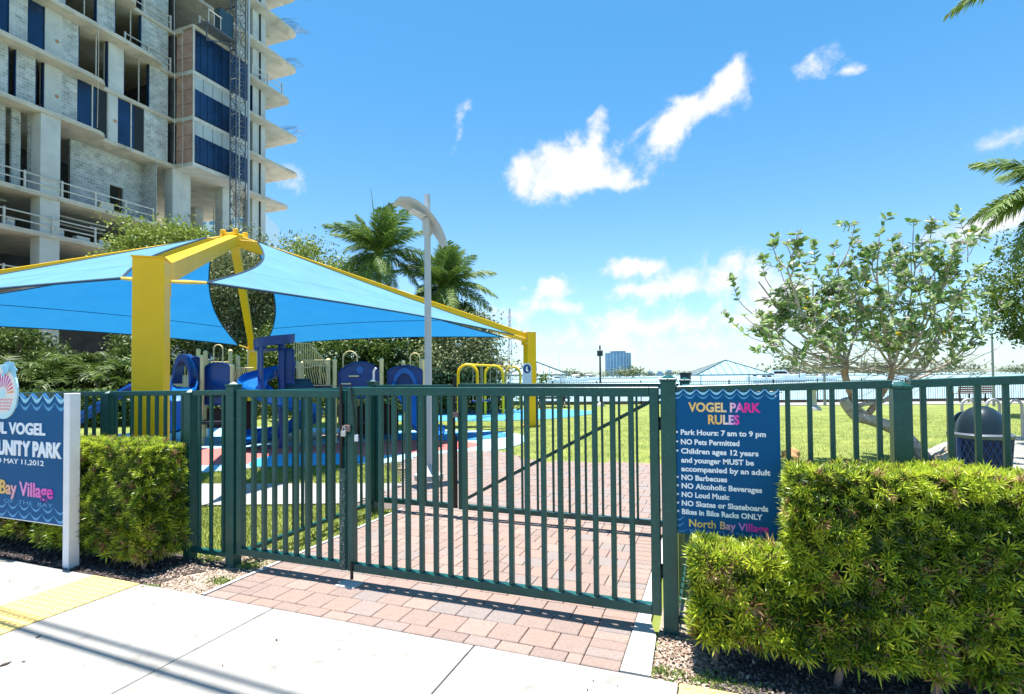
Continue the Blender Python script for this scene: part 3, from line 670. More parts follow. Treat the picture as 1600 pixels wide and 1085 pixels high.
for x in (-4.45,-4.7,-5.1,-5.45):
    stem(hl,[(x,3.2,-.03),(x+.03,3.17,.10),(x+random.uniform(-.08,.08),3.15,.25)],[.016,.013,.008])
stem(hl,[(-4.40,3.10,-.03),(-4.43,3.08,.08),(-4.52,3.05,.22)],[.014,.011,.005]); stem(hl,[(-4.41,3.10,0),(-4.34,3.08,.1),(-4.31,3.07,.22)],[.011,.009,.004]); stem(hl,[(-4.43,3.08,.08),(-4.47,3.04,.17),(-4.40,3.02,.24)],[.008,.006,.003])
hl2=thing('hedge',(-7.2,3.2,0),'low hedge seen beneath the park name sign','hedge')
hedge(hl2,[(-8.6,-5.62,3.06,3.36,.12,.75,('front','top'))],1500,.95)
mb=MB(); mb.box((-8.55,3.14,.16),(-5.62,3.34,.70)); mb.build('inner_dark_filler',M_core,hl2)
hr=thing('hedge',(.15,3.2,0),'low clipped hedge directly under the rules sign','hedge')
hedge(hr,[(-.095,.44,3.03,3.33,.15,.588,('front','top','left'))],4300,1.0,bumpy=.018)
mb=MB(); mb.box((.0,3.15,.24),(.42,3.32,.52)); mb.build('inner_dark_filler',M_core,hr)
stem(hr,[(-.02,3.13,-.03),(-.02,3.12,.09),(-.05,3.13,.20),(-.08,3.15,.3)],[.017,.015,.010,.006]); stem(hr,[(-.02,3.12,.09),(.0,3.10,.2),(.06,3.08,.3)],[.012,.008,.005])
ht=thing('hedge',(1.4,3.2,0),'tall clipped hedge filling the lower right corner','hedge')
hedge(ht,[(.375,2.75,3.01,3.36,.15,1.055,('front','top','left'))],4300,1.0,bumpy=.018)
mb=MB(); mb.box((.50,3.15,.24),(2.7,3.34,.92)); mb.build('inner_dark_filler',M_core,ht)
for x in (.55,.95,1.35,1.8,2.3):
    stem(ht,[(x,3.12,-.03),(x+.02,3.1,.12),(x+random.uniform(-.1,.1),3.08,.3)],[.02,.017,.01])

# ------------------------------------------------------------------ shade canopy
CZ=2.92
cor=[Vector((-6.02,4.30,0)),Vector((-5.45,16.1,0)),Vector((-16.9,16.1,0)),Vector((-17.0,4.2,0))]
AP=Vector((-11.2,10.1,5.02))
M_fab=mat('blue shade fabric',(.20,.44,.52),.85,var=.09,scale=1.1,dirt=((.26,.44,.48),.5,1.4),bump=.3,bscale=9,trans=.47,tcol=(.0,.15,.42),spec=.1)
M_cable=mat('dark hem',(.01,.04,.09),.8)
cp=thing('shade_canopy',(-11.2,10.1,0),'blue fabric shade canopy on a yellow steel frame over the playground','canopy')
for i,c in enumerate(cor):
    R45=Matrix.Rotation(math.atan2(AP.y-c.y,AP.x-c.x),3,'Z'); mb=MB(); mb.box((c.x-.155,c.y-.155,-.03),(c.x+.155,c.y+.155,CZ),R45,(c.x,c.y,0)); col=mb.build('column',M_yellow,cp,bevel=.010)
    mb=MB(); mb.box((c.x-.24,c.y-.24,-.02),(c.x+.24,c.y+.24,.015),R45,(c.x,c.y,0)); mb.build('base_plate',M_yellow,col)
    mb=MB(); mb.box((c.x-.165,c.y-.165,CZ-.004),(c.x+.165,c.y+.165,CZ+.012),R45,(c.x,c.y,0)); mb.build('cap_plate',M_yellow,col)
    h=(AP-Vector((c.x,c.y,CZ-.22))); st=Vector((c.x,c.y,CZ-.20))+h.normalized()*.12
    mb=MB(); mb.beam(st,AP-h.normalized()*.1,.20,.26); mb.build('rafter',M_yellow,cp,bevel=.01)
    hd=Vector((h.x,h.y,0)).normalized(); b=Vector((c.x,c.y,CZ-.2))+hd*.20
    mb=MB(); mb.box((b.x-.015,b.y-.15,b.z-.19),(b.x+.015,b.y+.15,b.z+.19),R45,b); fl=mb.build('flange',M_yellow,col)
    for sy in (-.125,.125):
        for sz in (-.15,0,.15):
            v=R45@Vector((-.02,sy,sz)); mb=MB(); mb.box((b.x+v.x-.02,b.y+v.y-.018,b.z+v.z-.018),(b.x+v.x+.02,b.y+v.y+.018,b.z+v.z+.018),R45,b+v); mb.build('bolt',M_chrome,fl)
mb=MB(); mb.box((AP.x-.2,AP.y-.2,AP.z-.16),(AP.x+.2,AP.y+.2,AP.z+.14)); mb.build('apex_hub',M_yellow,cp,bevel=.02)
for k in range(4):
    t=rad(45+90*k+10); mb=MB(); mb.box((AP.x+math.cos(t)*.25-.05,AP.y+math.sin(t)*.25-.05,AP.z+.08),(AP.x+math.cos(t)*.25+.05,AP.y+math.sin(t)*.25+.05,AP.z+.22)); mb.build('apex_lug',M_yellow,cp,bevel=.01)
def sail(a,b,apex,sagb,sags,name='fabric_panel'):
    cen=(a+b+apex)/3
    def edge(p,q,s,n=24):
        mid=(p+q)/2; inn=(cen-mid); inn=inn.normalized(); L_=(q-p).length
        return [p.lerp(q,i/n)+inn*(4*s*L_*(i/n)*(1-i/n)) for i in range(n+1)]
    n=24
    eb=edge(a,b,sagb,n); e1=edge(a,apex,sags,n); e2=edge(b,apex,sags,n)
    V=[];F=[];idx={}
    # transfinite triangular patch
    for i in range(n+1):
        for j in range(n+1-i):
            u=i/n; v=j/n; w=1-u-v            # u->b, v->apex
            if w>=.9999: p=a.copy()
            elif u>=.9999: p=b.copy()
            elif v>=.9999: p=apex.copy()
            else:
                def ev(E,t): 
                    t=max(0,min(1,t))*n; k=min(int(t),n-1); return E[k].lerp(E[k+1],t-k)
                # displacement interpolation from the three edges
                lin=a*w+b*u+apex*v
                def disp(E,p0,p1,t): return ev(E,t)-p0.lerp(p1,t)
                d1=disp(eb,a,b,(u+(1-u-w)*.5) if (u+w)>0 else .5)*( (1-v)**2)
                d2=disp(e1,a,apex,v+(1-v-w)*.5)*((1-u)**2)
                d3=disp(e2,b,apex,v+(1-v-u)*.5)*((1-w)**2)
                p=lin+d1+d2+d3
            idx[i,j]=len(V); V.append(p)
    mb=MB(); mb.v=V
    for i in range(n):
        for j in range(n-i):
            mb.f.append((idx[i,j],idx[i+1,j],idx[i,j+1]))
            if i+j<n-1: mb.f.append((idx[i+1,j],idx[i+1,j+1],idx[i,j+1]))
    o=mb.build(name,M_fab,cp,smooth=True)
    for E in ([idx[i,0] for i in range(n+1)],[idx[0,j] for j in range(n+1)],[idx[n-j,j] for j in range(n+1)]):
        mb=MB(); mb.tube([V[k] for k in E],.018,5); mb.build('hem',M_cable,o,smooth=True)
    # seam across the panel
    j=6; mb=MB(); mb.tube([V[idx[i,j]]+Vector((0,0,-.006)) for i in range(0,n+1-j)],.008,4); mb.build('seam',M_cable,o)
    return o
def tip(c,toward,inset,dz=-.12):
    h=toward-c; h=Vector((h.x,h.y,0)).normalized(); return Vector((c.x,c.y,CZ+dz))+h*inset
M_strap=mat('yellow strap hardware',(.75,.5,.1),.5)
for i in range(4):
    c0,c1=cor[i],cor[(i+1)%4]
    mid=(c0+c1)/2
    # panel corner set back from the columns a little toward the span
    a=Vector((c0.x,c0.y,CZ-.18))+((c1-c0).normalized()*.62+(Vector((AP.x,AP.y,0))-c0).normalized()*.28)*1.0; b=Vector((c1.x,c1.y,CZ-.18))+((c0-c1).normalized()*.62+(Vector((AP.x,AP.y,0))-c1).normalized()*.28)
    a.z+=.06; b.z+=.06
    ap=AP+(mid-Vector((AP.x,AP.y,0))).normalized()*.75; ap.z=AP.z-.12
    sail(a,b,ap,.035,.075)
    for (t,c) in ((a,c0),(b,c1)):
        r0=Vector((c.x,c.y,CZ-.22))+(t-Vector((c.x,c.y,t.z))).normalized()*.15
        mb=MB(); mb.tube([r0,r0.lerp(t,.45),t],[.014,.03,.022],6); mb.build('tension_strap',M_strap,cp)
    mb=MB(); mb.tube([ap,AP],.02,6); mb.build('tension_strap',M_strap,cp)

# ------------------------------------------------------------------ lamp post
lp=G(670,749); lt=thing('lamp_post',(lp.x,lp.y,0),'slim white lamp post with a curved head just beyond the second gate','lamp post')
M_lamp=mat('pale grey enamel',(.50,.52,.54),.4,var=.05)
mb=MB(); mb.tube([(lp.x,lp.y,0),(lp.x,lp.y,2.2),(lp.x,lp.y,4.34)],[.055,.052,.047],12); mb.build('pole',M_lamp,lt,smooth=True)
mb=MB(); mb.lathe((lp.x,lp.y,-.02),[(.22,0),(.22,.10),(.17,.12),(.10,.20),(.075,.24)],14); mb.build('base_cover',M_conc2,lt,smooth=True)
# curved head crossing the pole: a shallow channel along the direction seen
hd=(RT*.84+FW*.54).normalized(); sd=Vector((-hd.y,hd.x,0))
mb=MB(); pro=[(-.50,.13,.21),(-.40,.145,.215),(-.28,.12,.21),(-.14,.05,.20),(.0,-.06,.185),(.12,-.19,.16),(.20,-.31,.135),(.27,-.45,.10)]
Vg=[]
for (u,z,hw) in pro:
    for k in range(7):
        t=(k-3)/3; Vg.append(Vector((lp.x,lp.y,4.02))+hd*u+sd*(t*hw-.06)+Vector((0,0,z+.035*(1-t*t))))
nq=len(Vg); Vb=[v-Vector((0,0,.028)) for v in Vg]; mb.v=Vg+Vb
for i in range(len(pro)-1):
    for k in range(6):
        q=i*7+k; mb.f.append((q,q+7,q+8,q+1)); mb.f.append((nq+q,nq+q+1,nq+q+8,nq+q+7))
ring=[k for k in range(7)]+[i*7+6 for i in range(1,len(pro))]+[(len(pro)-1)*7+k for k in range(5,-1,-1)]+[i*7 for i in range(len(pro)-2,0,-1)]
for i in range(len(ring)): a,b=ring[i],ring[(i+1)%len(ring)]; mb.f.append((a,b,nq+b,nq+a))
hdO=mb.build('lamp_head',M_lamp,lt,smooth=True)
mb=MB(); mb.beam(Vector((lp.x,lp.y,3.95))-hd*.30+sd*-.06+Vector((0,0,.08)),Vector((lp.x,lp.y,3.95))-hd*.1+sd*-.06+Vector((0,0,.02)),.18,.02); mb.build('light_panel',mat('lens',(.7,.7,.72),.2),hdO)
mb=MB(); mb.beam((lp.x,lp.y,3.72),(lp.x,lp.y,3.98),.12,.12); mb.build('bracket',M_lamp,lt,bevel=.01)
# ------------------------------------------------------------------ playground structure
pgc=G(470,690)
pg=thing('play_structure',(pgc.x,pgc.y,0),'blue and cream playground climbing structure with a spiral slide under the canopy','playground')
def ppost(px,ytop,d,r=.05):
    top=P(px,ytop,d); mb=MB(); mb.tube([(top.x,top.y,-.02),(top.x,top.y,top.z-.05)],r,12); mb.lathe((top.x,top.y,top.z-.05),[(r,0),(r*1.15,.0),(r*1.15,.03),(r*.8,.055),(r*.2,.07)],12)
    return mb.build('post',M_cream,pg,smooth=True)
for px,yt,d in ((310,546,15),(316,556,12.9),(321,549,14.6),(360,547,14.6),(363,570,12.9),(372,557,13.4),(397,590,13.4),(466,566,13),(472,566,14.5),(513,561,14.5),(523,562,13),(562,566,15),(596,561,13),(630,564,15),(660,562,13.4),(548,600,13.2)): ppost(px,yt,d)
def hoop(px0,px1,ytop,ybot,d,r=.017,m=M_cream):
    a=P(px0,ybot,d); b=P(px1,ybot,d); w=(b-a).length/2; c=(a+b)/2; u=(b-a).normalized(); zt=P((px0+px1)/2,ytop,d).z
    pts=[a]+[c-u*w*math.cos(t)+Vector((0,0,zt-w-c.z+w*math.sin(t))) for t in np.linspace(0,math.pi,11)]+[b]
    mb=MB(); mb.tube(pts,r,8); return mb.build('hoop_rail',m,pg,smooth=True)
hoop(334,348,539,576,14.4); hoop(387,402,548,590,13.4); hoop(536,558,549,585,15); hoop(641,656,552,590,15)
hoop(500,512,566,600,14,.014)
def bars(px0,px1,y0a,y0b,y1,d0,d1,n,wave=0,r=.011,name='barrier'):
    # vertical bars between a sloping top rail (y0a..y0b) and a bottom rail y1
    A=P(px0,y0a,d0);B=P(px1,y0b,d1);A2=P(px0,y1,d0);B2=P(px1,y1,d1); mb=MB(); mb.tube([A,B],r*1.5,6); mb.tube([A2,B2],r*1.5,6)
    o=mb.build('rail',M_cream,pg,smooth=True)
    for i in range(n):
        t=(i+.5)/n; p=A2.lerp(B2,t); q=A.lerp(B,t); mb=MB()
        if wave:
            u=(B-A).normalized(); mb.tube([p.lerp(q,k/8)+u*wave*math.sin(k/8*2*math.pi+.6) for k in range(9)],r,5)
        else: mb.tube([p,q],r,5)
        mb.build('bar',M_cream,o,smooth=True)
bars(368,396,575,575,610,13,13.2,9,.03); bars(473,513,563,563,604,13.9,13.9,11,.03)
bars(486,510,540,566,572,13.2,13.2,7); bars(458,486,535,538,574,13.2,13.2,8)
bars(323,361,566,566,606,14.6,14.6,9); bars(270,308,560,560,606,14.8,14.8,9); bars(608,658,585,585,612,15,15,10)
bars(662,668,578,578,620,13.4,14.8,5)
def deckbox(px0,px1,z,d0,d1,m=M_deck,th=.07,name='deck'):
    a=P(px0,600,d0);b=P(px1,600,d0);c=P(px1,600,d1);e=P(px0,600,d1)
    mb=MB(); mb.prism([(q.x,q.y) for q in (a,b,c,e)],z-th,z); return mb.build(name,m,pg)
deckbox(268,365,1.18,12.9,14.7); deckbox(365,470,1.22,13,14.6); deckbox(455,525,1.35,13,14.6); deckbox(525,662,1.12,13.1,15)
deckbox(310,372,.55,12.6,13.2,name='step'); deckbox(560,600,.5,12.8,13.6,name='step')
M_under=mat('dark brown under deck panel',(.06,.02,.018),.6)  # dark panels standing in for the dark void under the decks
def panel(px0,px1,ytop,ybot,d0,d1,m,arch=0,name='panel',th=.05,hole=None):
    a=P(px0,ybot,d0);b=P(px1,ybot,d1); zt=P((px0+px1)/2,ytop,(d0+d1)/2).z; zb=P((px0+px1)/2,ybot,(d0+d1)/2).z
    n=14; top=[]
    for k in range(n+1):
        t=k/n; q=a.lerp(b,t); z=zt-arch*(1-math.sin(math.pi*t)**.8); top.append(Vector((q.x,q.y,z)))
    pts=[Vector((a.x,a.y,zb))]+top+[Vector((b.x,b.y,zb))]
    nrm=Vector((-(b-a).y,(b-a).x,0)).normalized()
    mb=MB(); mb.extr(pts,nrm*th); o=mb.build(name,m,pg,bevel=.008)
    mb=MB(); mb.tube([q-nrm*.01 for q in pts]+[pts[0]-nrm*.01],.022,6); mb.build('rim',m,o,smooth=True)
    if hole:
        hx,hz,hr=hole; c=a.lerp(b,hx); c=Vector((c.x,c.y,zb+(zt-zb)*hz))-nrm*.012; u=(b-a).normalized(); mb=MB(); mb.extr([c+u*math.cos(t)*hr+Vector((0,0,math.sin(t)*hr)) for t in np.linspace(0,2*math.pi,15)[:-1]],-nrm*.012); mb.build('boss',M_slide,o)
    return o
panel(321,361,567,632,13,12.9,M_blue,.10)
panel(530,596,566,622,13,13,M_blue,.24,hole=(.5,.78,.09)); panel(606,660,572,618,13.1,13.2,M_blue,.12)
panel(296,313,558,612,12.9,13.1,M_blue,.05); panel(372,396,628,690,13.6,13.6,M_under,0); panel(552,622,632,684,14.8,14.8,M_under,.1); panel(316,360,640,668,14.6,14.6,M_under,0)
# hooded entry left of the first panel
def arch_hood(px0,px1,ytop,yspring,d0,depth,m=M_slide,r=.05,name='hood'):
    a=P(px0,yspring,d0);b=P(px1,yspring,d0); c=(a+b)/2; u=(b-a).normalized(); w=(b-a).length/2; h=P((px0+px1)/2,ytop,d0).z-a.z; nr=Vector((-u.y,u.x,0))
    mb=MB(); n=14; st=0
    rows=[]
    for s,(dd,rr) in enumerate(((0,1.0),(depth,1.0),(depth,.82),(0,.78))):
        rows.append([c+nr*dd-u*w*rr*math.cos(t)+Vector((0,0,h*rr*math.sin(t))) for t in np.linspace(0,math.pi,n+1)])
    mb.v=sum(rows,[])
    for s in range(4):
        for k in range(n):
            p=s*(n+1)+k; q=((s+1)%4)*(n+1)+k; mb.f.append((p,p+1,q+1,q))
    o=mb.build(name,m,pg,smooth=True); return o
arch_hood(268,298,553,600,12.7,.35,M_blue); arch_hood(612,652,575,612,13.0,.45,M_slide)
def chute(pts,w,h,m,name='slide',side=.16,ups=None,smoothn=8):
    pts=spline(pts,smoothn); mb=MB(); prof=[(-.5,1.0),(-.52,.9),(-.46,.25),(-.3,0),(0,-.06),(.3,0),(.46,.25),(.52,.9),(.5,1.0)]
    n=len(prof); th=.03
    for i,p in enumerate(pts):
        d=(pts[min(i+1,len(pts)-1)]-pts[max(i-1,0)]); d.z=0; d.normalize(); s=Vector((d.y,-d.x,0))
        for (a,b) in prof: mb.v.append(p+s*a*w+Vector((0,0,b*h)))
        for (a,b) in prof: mb.v.append(p+s*a*w*(1.07)+Vector((0,0,b*h-th)))
    m2=2*n
    for i in range(len(pts)-1):
        for k in range(n-1):
            q=i*m2+k; mb.f.append((q,q+1,q+m2+1,q+m2)); mb.f.append((q+n,q+m2+n,q+m2+n+1,q+n+1))
        q=i*m2; mb.f.append((q,q+m2,q+m2+n,q+n)); q=i*m2+n-1; mb.f.append((q,q+n,q+m2+n,q+m2))
    return mb.build(name,m,pg,smooth=True)
def GZ(px,py,z): return G(px,py,z)
chute([P(256,597,13.3),P(235,598,13.1),P(200,614,12.8),P(160,638,12.5),P(125,660,12.3),P(105,668,12.2)],.55,.2,M_blue)
chute([P(288,604,12.8),P(287,612,12.4),P(279,636,11.9),P(270,664,11.4),P(264,674,11.0)],.5,.2,M_slide)
chute([P(632,608,13.1),P(634,614,12.8),P(646,640,12.5),P(660,668,12.2),P(672,678,12.0),P(684,680,11.9)],.55,.2,M_slide)
# spiral slide round its pole
sc_=G(440,698); cx_,cy_=sc_.x,sc_.y
def sp(theta,r,z):               # theta 0 = away from the street, growing to the left, then towards the street
    v=FW*math.cos(theta)*r-RT*math.sin(theta)*r; return Vector((cx_+v.x,cy_+v.y,z))
def zof(t): return 1.72-.62*t/(math.pi) if t<math.pi*.5 else 1.72-.31-(t-math.pi*.5)*.235
pts=[sp(t,.60,zof(t)) for t in np.linspace(0,math.pi*2.5,22)]
e=pts[-1]; pts+=[e-FW*.35+Vector((0,0,-.03)),e-FW*.62-RT*.03+Vector((0,0,-.03))]
for q in pts: q.z=max(q.z,.14)
chute(pts,.55,.24,M_slide,'spiral_slide',smoothn=4)
mb=MB(); mb.tube([(cx_,cy_,-.02),(cx_,cy_,2.5)],.075,12); mb.build('spiral_pole',M_blue,pg,smooth=True)
def shell(t0,t1,r,z0,z1,dz,m,name,n=14,th=.05,r1=None):
    mb=MB(); r1=r1 or r
    for i in range(n+1):
        t=t0+(t1-t0)*i/n; k=i/n; zz=dz*k
        mb.v+=[sp(t,r,z0+zz),sp(t,r1,z1+zz),sp(t,r1-th,z1+zz),sp(t,r-th,z0+zz)]
    for i in range(n):
        for s in range(4): a=i*4+s;b=i*4+(s+1)%4; mb.f.append((a,b,b+4,a+4))
    mb.f.append((0,1,2,3)); mb.f.append((n*4+3,n*4+2,n*4+1,n*4)); return mb.build(name,m,pg,smooth=True)
cx_,cy_=(sc_-RT*.15)[:2]; shell(.9,4.75,.44,2.14,2.34,.22,M_blue,'spiral_hood',r1=.45,th=.04); shell(1.2,4.5,.20,2.12,2.16,.06,M_blue,'spiral_hood_floor',r1=.43,th=.03); cx_,cy_=sc_.x,sc_.y
panel(437,459,547,600,12.25,12.3,M_blue,0,th=.06,name='spiral_wall')
shell(2.15,2.6,.50,1.15,2.3,.0,M_blue,'spiral_wall',n=6)
# dark roof wing beside the slide, back slide of cream bars
mb=MB(); a=P(444,592,12.8);b=P(484,592,12.8);c=P(492,606,12.6);d=P(446,607,12.2); mb.extr([a,b,c,d],(0,0,-.04)); mb.build('deck_wing',mat('teal deck',(.01,.05,.07),.6),pg)
for px,py,d in ((541,600,12.9),(553,588,12.9)):
    p=P(px,py,d); mb=MB(); mb.tube([p-RT*.12,p+RT*.12],.02,6); mb.build('grip',M_cream,pg,smooth=True)

# yellow swing frame with arched ends
sg=G(755,650); sw=thing('swing_frame',(sg.x,sg.y,0),'bright yellow arched swing frame beyond the playground','swing frame')
def arch(px0,px1,d):
    a=G(px0,0,0) if False else P(px0,600,d); b=P(px1,600,d); u=(b-a); w=u.length/2; u.normalize(); c=(a+b)/2; H=1.98
    pts=[Vector((a.x,a.y,0)),Vector((a.x,a.y,.9))]+[Vector((c.x,c.y,H-w))-u*w*math.cos(t)+Vector((0,0,w*math.sin(t))) for t in np.linspace(0,math.pi,13)]+[Vector((b.x,b.y,.9)),Vector((b.x,b.y,0))]
    mb=MB(); mb.tube(pts,.055,8); mb.build('arch_end',M_yellow,sw,smooth=True); return Vector((c.x,c.y,H))
c1=arch(716,746,19.5); c2=arch(758,786,22); c3=arch(790,813,25)
mb=MB(); mb.tube([c1,c2,c3],.045,8); mb.build('top_beam',M_yellow,sw,smooth=True)
for a,b in ((c1,c2),(c2,c3)):
    for k in (.35,.65):
        q=a.lerp(b,k); mb=MB()
        for s in (-.18,.18): mb.tube([q+RT*s,q+RT*s+Vector((0,0,-1.35))],.012,5)
        o=mb.build('swing_chain',M_chrome,sw); o['kind']='stuff'
        mb=MB(); mb.box((q.x-.2,q.y-.09,q.z-1.40),(q.x+.2,q.y+.09,q.z-1.34)); mb.build('swing_seat',M_blue,sw,bevel=.01)
# blue round sign on the far yellow column
q=P(823.5,585,15.5); bs=thing('blue_sign',(q.x,q.y,q.z-.35),'small blue and white sign with a round symbol on the far yellow column','sign')
mb=MB(); u=RT; mb.extr([q+u*a+Vector((0,0,b)) for a,b in ((-.13,-.5),(.13,-.5),(.13,.22),(.08,.32),(-.08,.32),(-.13,.22))],FW*.02); mb.build('sign_plate',mat('pale sign print',(.55,.65,.80),.5),bs)
mb=MB(); cc=q-FW*.003+Vector((0,0,.15)); mb.extr([cc+u*.11*math.cos(t)+Vector((0,0,.13*math.sin(t))) for t in np.linspace(0,2*math.pi,17)[:-1]],FW*.001); mb.build('round_symbol',mat('navy print',(.01,.05,.22),.5),bs)
cc=cc-FW*.002; mb=MB(); mb.extr([cc+Vector((0,0,.07))+u*-.02,cc+Vector((0,0,.07))+u*.02,cc+u*.015,cc+Vector((0,0,-.07))+u*.05,cc+Vector((0,0,-.08)),cc+Vector((0,0,-.03))+u*-.04],FW*.001); mb.build('symbol_figure',M_text,bs)

# ------------------------------------------------------------------ vegetation
def leafmat(n,c1,c2,tr=.25,scale=.5): return mat(n,c1,.5,island=.6,scale=scale,col2=c2,trans=tr,spec=.3)
M_shade=leafmat('shrub leaf with painted shade',(.02,.05,.010),(.13,.19,.035))  # leaf colour darkened to stand in for shade from trees and tower
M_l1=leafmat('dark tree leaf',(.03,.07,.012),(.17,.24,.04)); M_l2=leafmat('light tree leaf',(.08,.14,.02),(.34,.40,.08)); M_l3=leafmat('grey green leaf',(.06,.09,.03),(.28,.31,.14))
M_palm=leafmat('palm leaflet',(.035,.10,.02),(.26,.36,.08),.3,.8); M_palm2=leafmat('young palm leaflet',(.015,.045,.010),(.15,.22,.035),.3,1)
M_shaft=mat('green crownshaft',(.20,.30,.03),.4,scale=5)
M_ptrunk=mat('palm trunk',(.30,.27,.23),.9,scale=8,col2=(.18,.15,.12),bump=.5,bscale=20)
def broadleaf(label,x,y,zc,rx,ry,rz,ncl,lpc,L,m,tr=.16,group='trees behind the playground',bark=M_bark2,forks=7,zb=0,droop=.0,cs=.2):
    t=thing('broadleaf_tree',(x,y,0),label,'tree',group)
    dirs=rand_dirs(ncl); rr=rng.uniform(.35,1.0,ncl)**.45
    nz=1+.22*np.sin(dirs[:,0]*5+dirs[:,2]*4+x)+.14*np.sin(dirs[:,1]*9+y)
    cl=np.stack([x+dirs[:,0]*rr*rx*nz,y+dirs[:,1]*rr*ry*nz,zc+dirs[:,2]*rr*rz*nz],1)
    cl[:,2]-=droop*((cl[:,0]-x)**2+(cl[:,1]-y)**2)/(rx*rx); cl[:,2]=np.maximum(cl[:,2],.35)
    sz=rng.uniform(.6,1.4,ncl)*cs*min(rx,rz)
    N=ncl*lpc; ci=np.repeat(np.arange(ncl),lpc); p=cl[ci]+rng.normal(size=(N,3))*sz[ci][:,None]*np.array([1,1,.62])
    d=unit(rng.normal(size=(N,3))+np.array([0,0,-.25])); n=unit(rng.normal(size=(N,3))+np.array([0,0,1.2]))
    quads('crown',leaf_quads(p,d,n,rng.uniform(.6,1.3,N)*L,rng.uniform(.35,.6,N)*L,.08),m,t)
    mb=MB(); base=Vector((x,y,-.03)); fork=Vector((x+random.uniform(-.3,.3),y,max(.8,zc-rz*.9))); mb.tube([base,base.lerp(fork,.5)+Vector((random.uniform(-.1,.1),0,0)),fork],[tr*1.25,tr,tr*.9],9); tk=mb.build('trunk',bark,t,smooth=True)
    for i in range(forks):
        c=Vector(cl[rng.integers(ncl)]); mid=fork.lerp(c,.5)+Vector((random.uniform(-.3,.3),random.uniform(-.3,.3),random.uniform(0,.3)))
        mb=MB(); mb.tube([fork,mid,c],[tr*.5,tr*.3,tr*.08],6); mb.build('limb',bark,tk,smooth=True)
    return t
def tree_px(label,px,py,d,rxp,ryp,ncl,lpc,L,m,**k):
    c=P(px,py,d); rx=rxp*d/840; rz=ryp*d/840; return broadleaf(label,c.x,c.y,c.z,rx,min(rx,2.6),rz,ncl,lpc,L,m,**k)
tree_px('pale green tree rising in front of the concrete tower left of the canopy peak',262,405,33,92,58,110,170,.24,M_l2,tr=.2)
tree_px('grey green tree seen through the gap in the canopy fabric',372,480,27.5,66,104,150,190,.17,M_l3,tr=.2)
tree_px('tree between the tower corner and the taller royal palm',487,452,30,72,66,110,190,.19,M_l2)
tree_px('dark tree behind the spiral slide',448,560,25,62,52,80,180,.16,M_l1)
tree_px('dark tree behind the cream arched handrails',545,566,25,72,50,90,190,.16,M_l1)
tree_px('dark tree directly behind the lamp post',635,566,25,66,50,90,190,.16,M_l1)
tree_px('drooping tree at the right end of the tree line under the royal palms',722,548,24,64,56,110,190,.16,M_l3,droop=.9,tr=.18)
tree_px('bushy tree whose top shows below the shorter royal palm',705,500,28,56,30,60,170,.17,M_l1)
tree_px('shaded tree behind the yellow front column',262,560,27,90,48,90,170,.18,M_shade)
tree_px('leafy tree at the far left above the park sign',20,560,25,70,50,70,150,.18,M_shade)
tree_px('dark tree on the right edge behind the bench',1612,458,19,70,92,105,85,.15,M_l1,group='trees on the right',tr=.14,cs=.16)
tree_px('low green tree between the canopy column and the lamp post',590,600,27,220,26,120,150,.16,M_l1)
def frond_mesh(L,droop,nl,ll,wl,plum=.5,name='frond',twist=0):
    # rachis runs along +X from the origin, bending down
    A=[];mb=MB(); pts=[]
    for k in range(13):
        t=k/12; pts.append(Vector((L*(t-.18*droop*t*t),0,L*(.05*t-.62*droop*t*t))))
    arr=[]
    for i in range(nl):
        t=.10+.90*(i+.5)/nl; f=t*12; k=min(int(f),11); p=pts[k].lerp(pts[k+1],f-k); tan=(pts[k+1]-pts[k]).normalized(); up=Vector((0,1,0)).cross(tan)*-1
        prof=math.sin(math.pi*min(1,(t*.86+.12)))**.6
        for s in (-1,1):
            for rep in range(2):
                el=random.uniform(-.55,.75)*plum; d=(Vector((0,s,0))*math.cos(el)+up*math.sin(el)+tan*random.uniform(.5,.8)).normalized(); l=ll*prof*random.uniform(.75,1.1)
                mid=p+d*l*.5; dd=(d+Vector((0,0,-.75))).normalized(); e=mid+dd*l*.5; sd=tan.cross(d).normalized()*.0+tan*wl*.5
                arr.append([p-sd*.5,p+sd*.5,mid+sd,mid-sd]); arr.append([mid-sd,mid+sd,e+sd*.15,e-sd*.15])
    o=quads(name,np.array([[list(v) for v in q] for q in arr]),M_palm); me=o.data; bpy.data.objects.remove(o)
    mb.tube(pts,[.035*(1-k/13)+.006 for k in range(13)],5); o=mb.build('r',M_shaft); mr=o.data; bpy.data.objects.remove(o)
    return me,mr
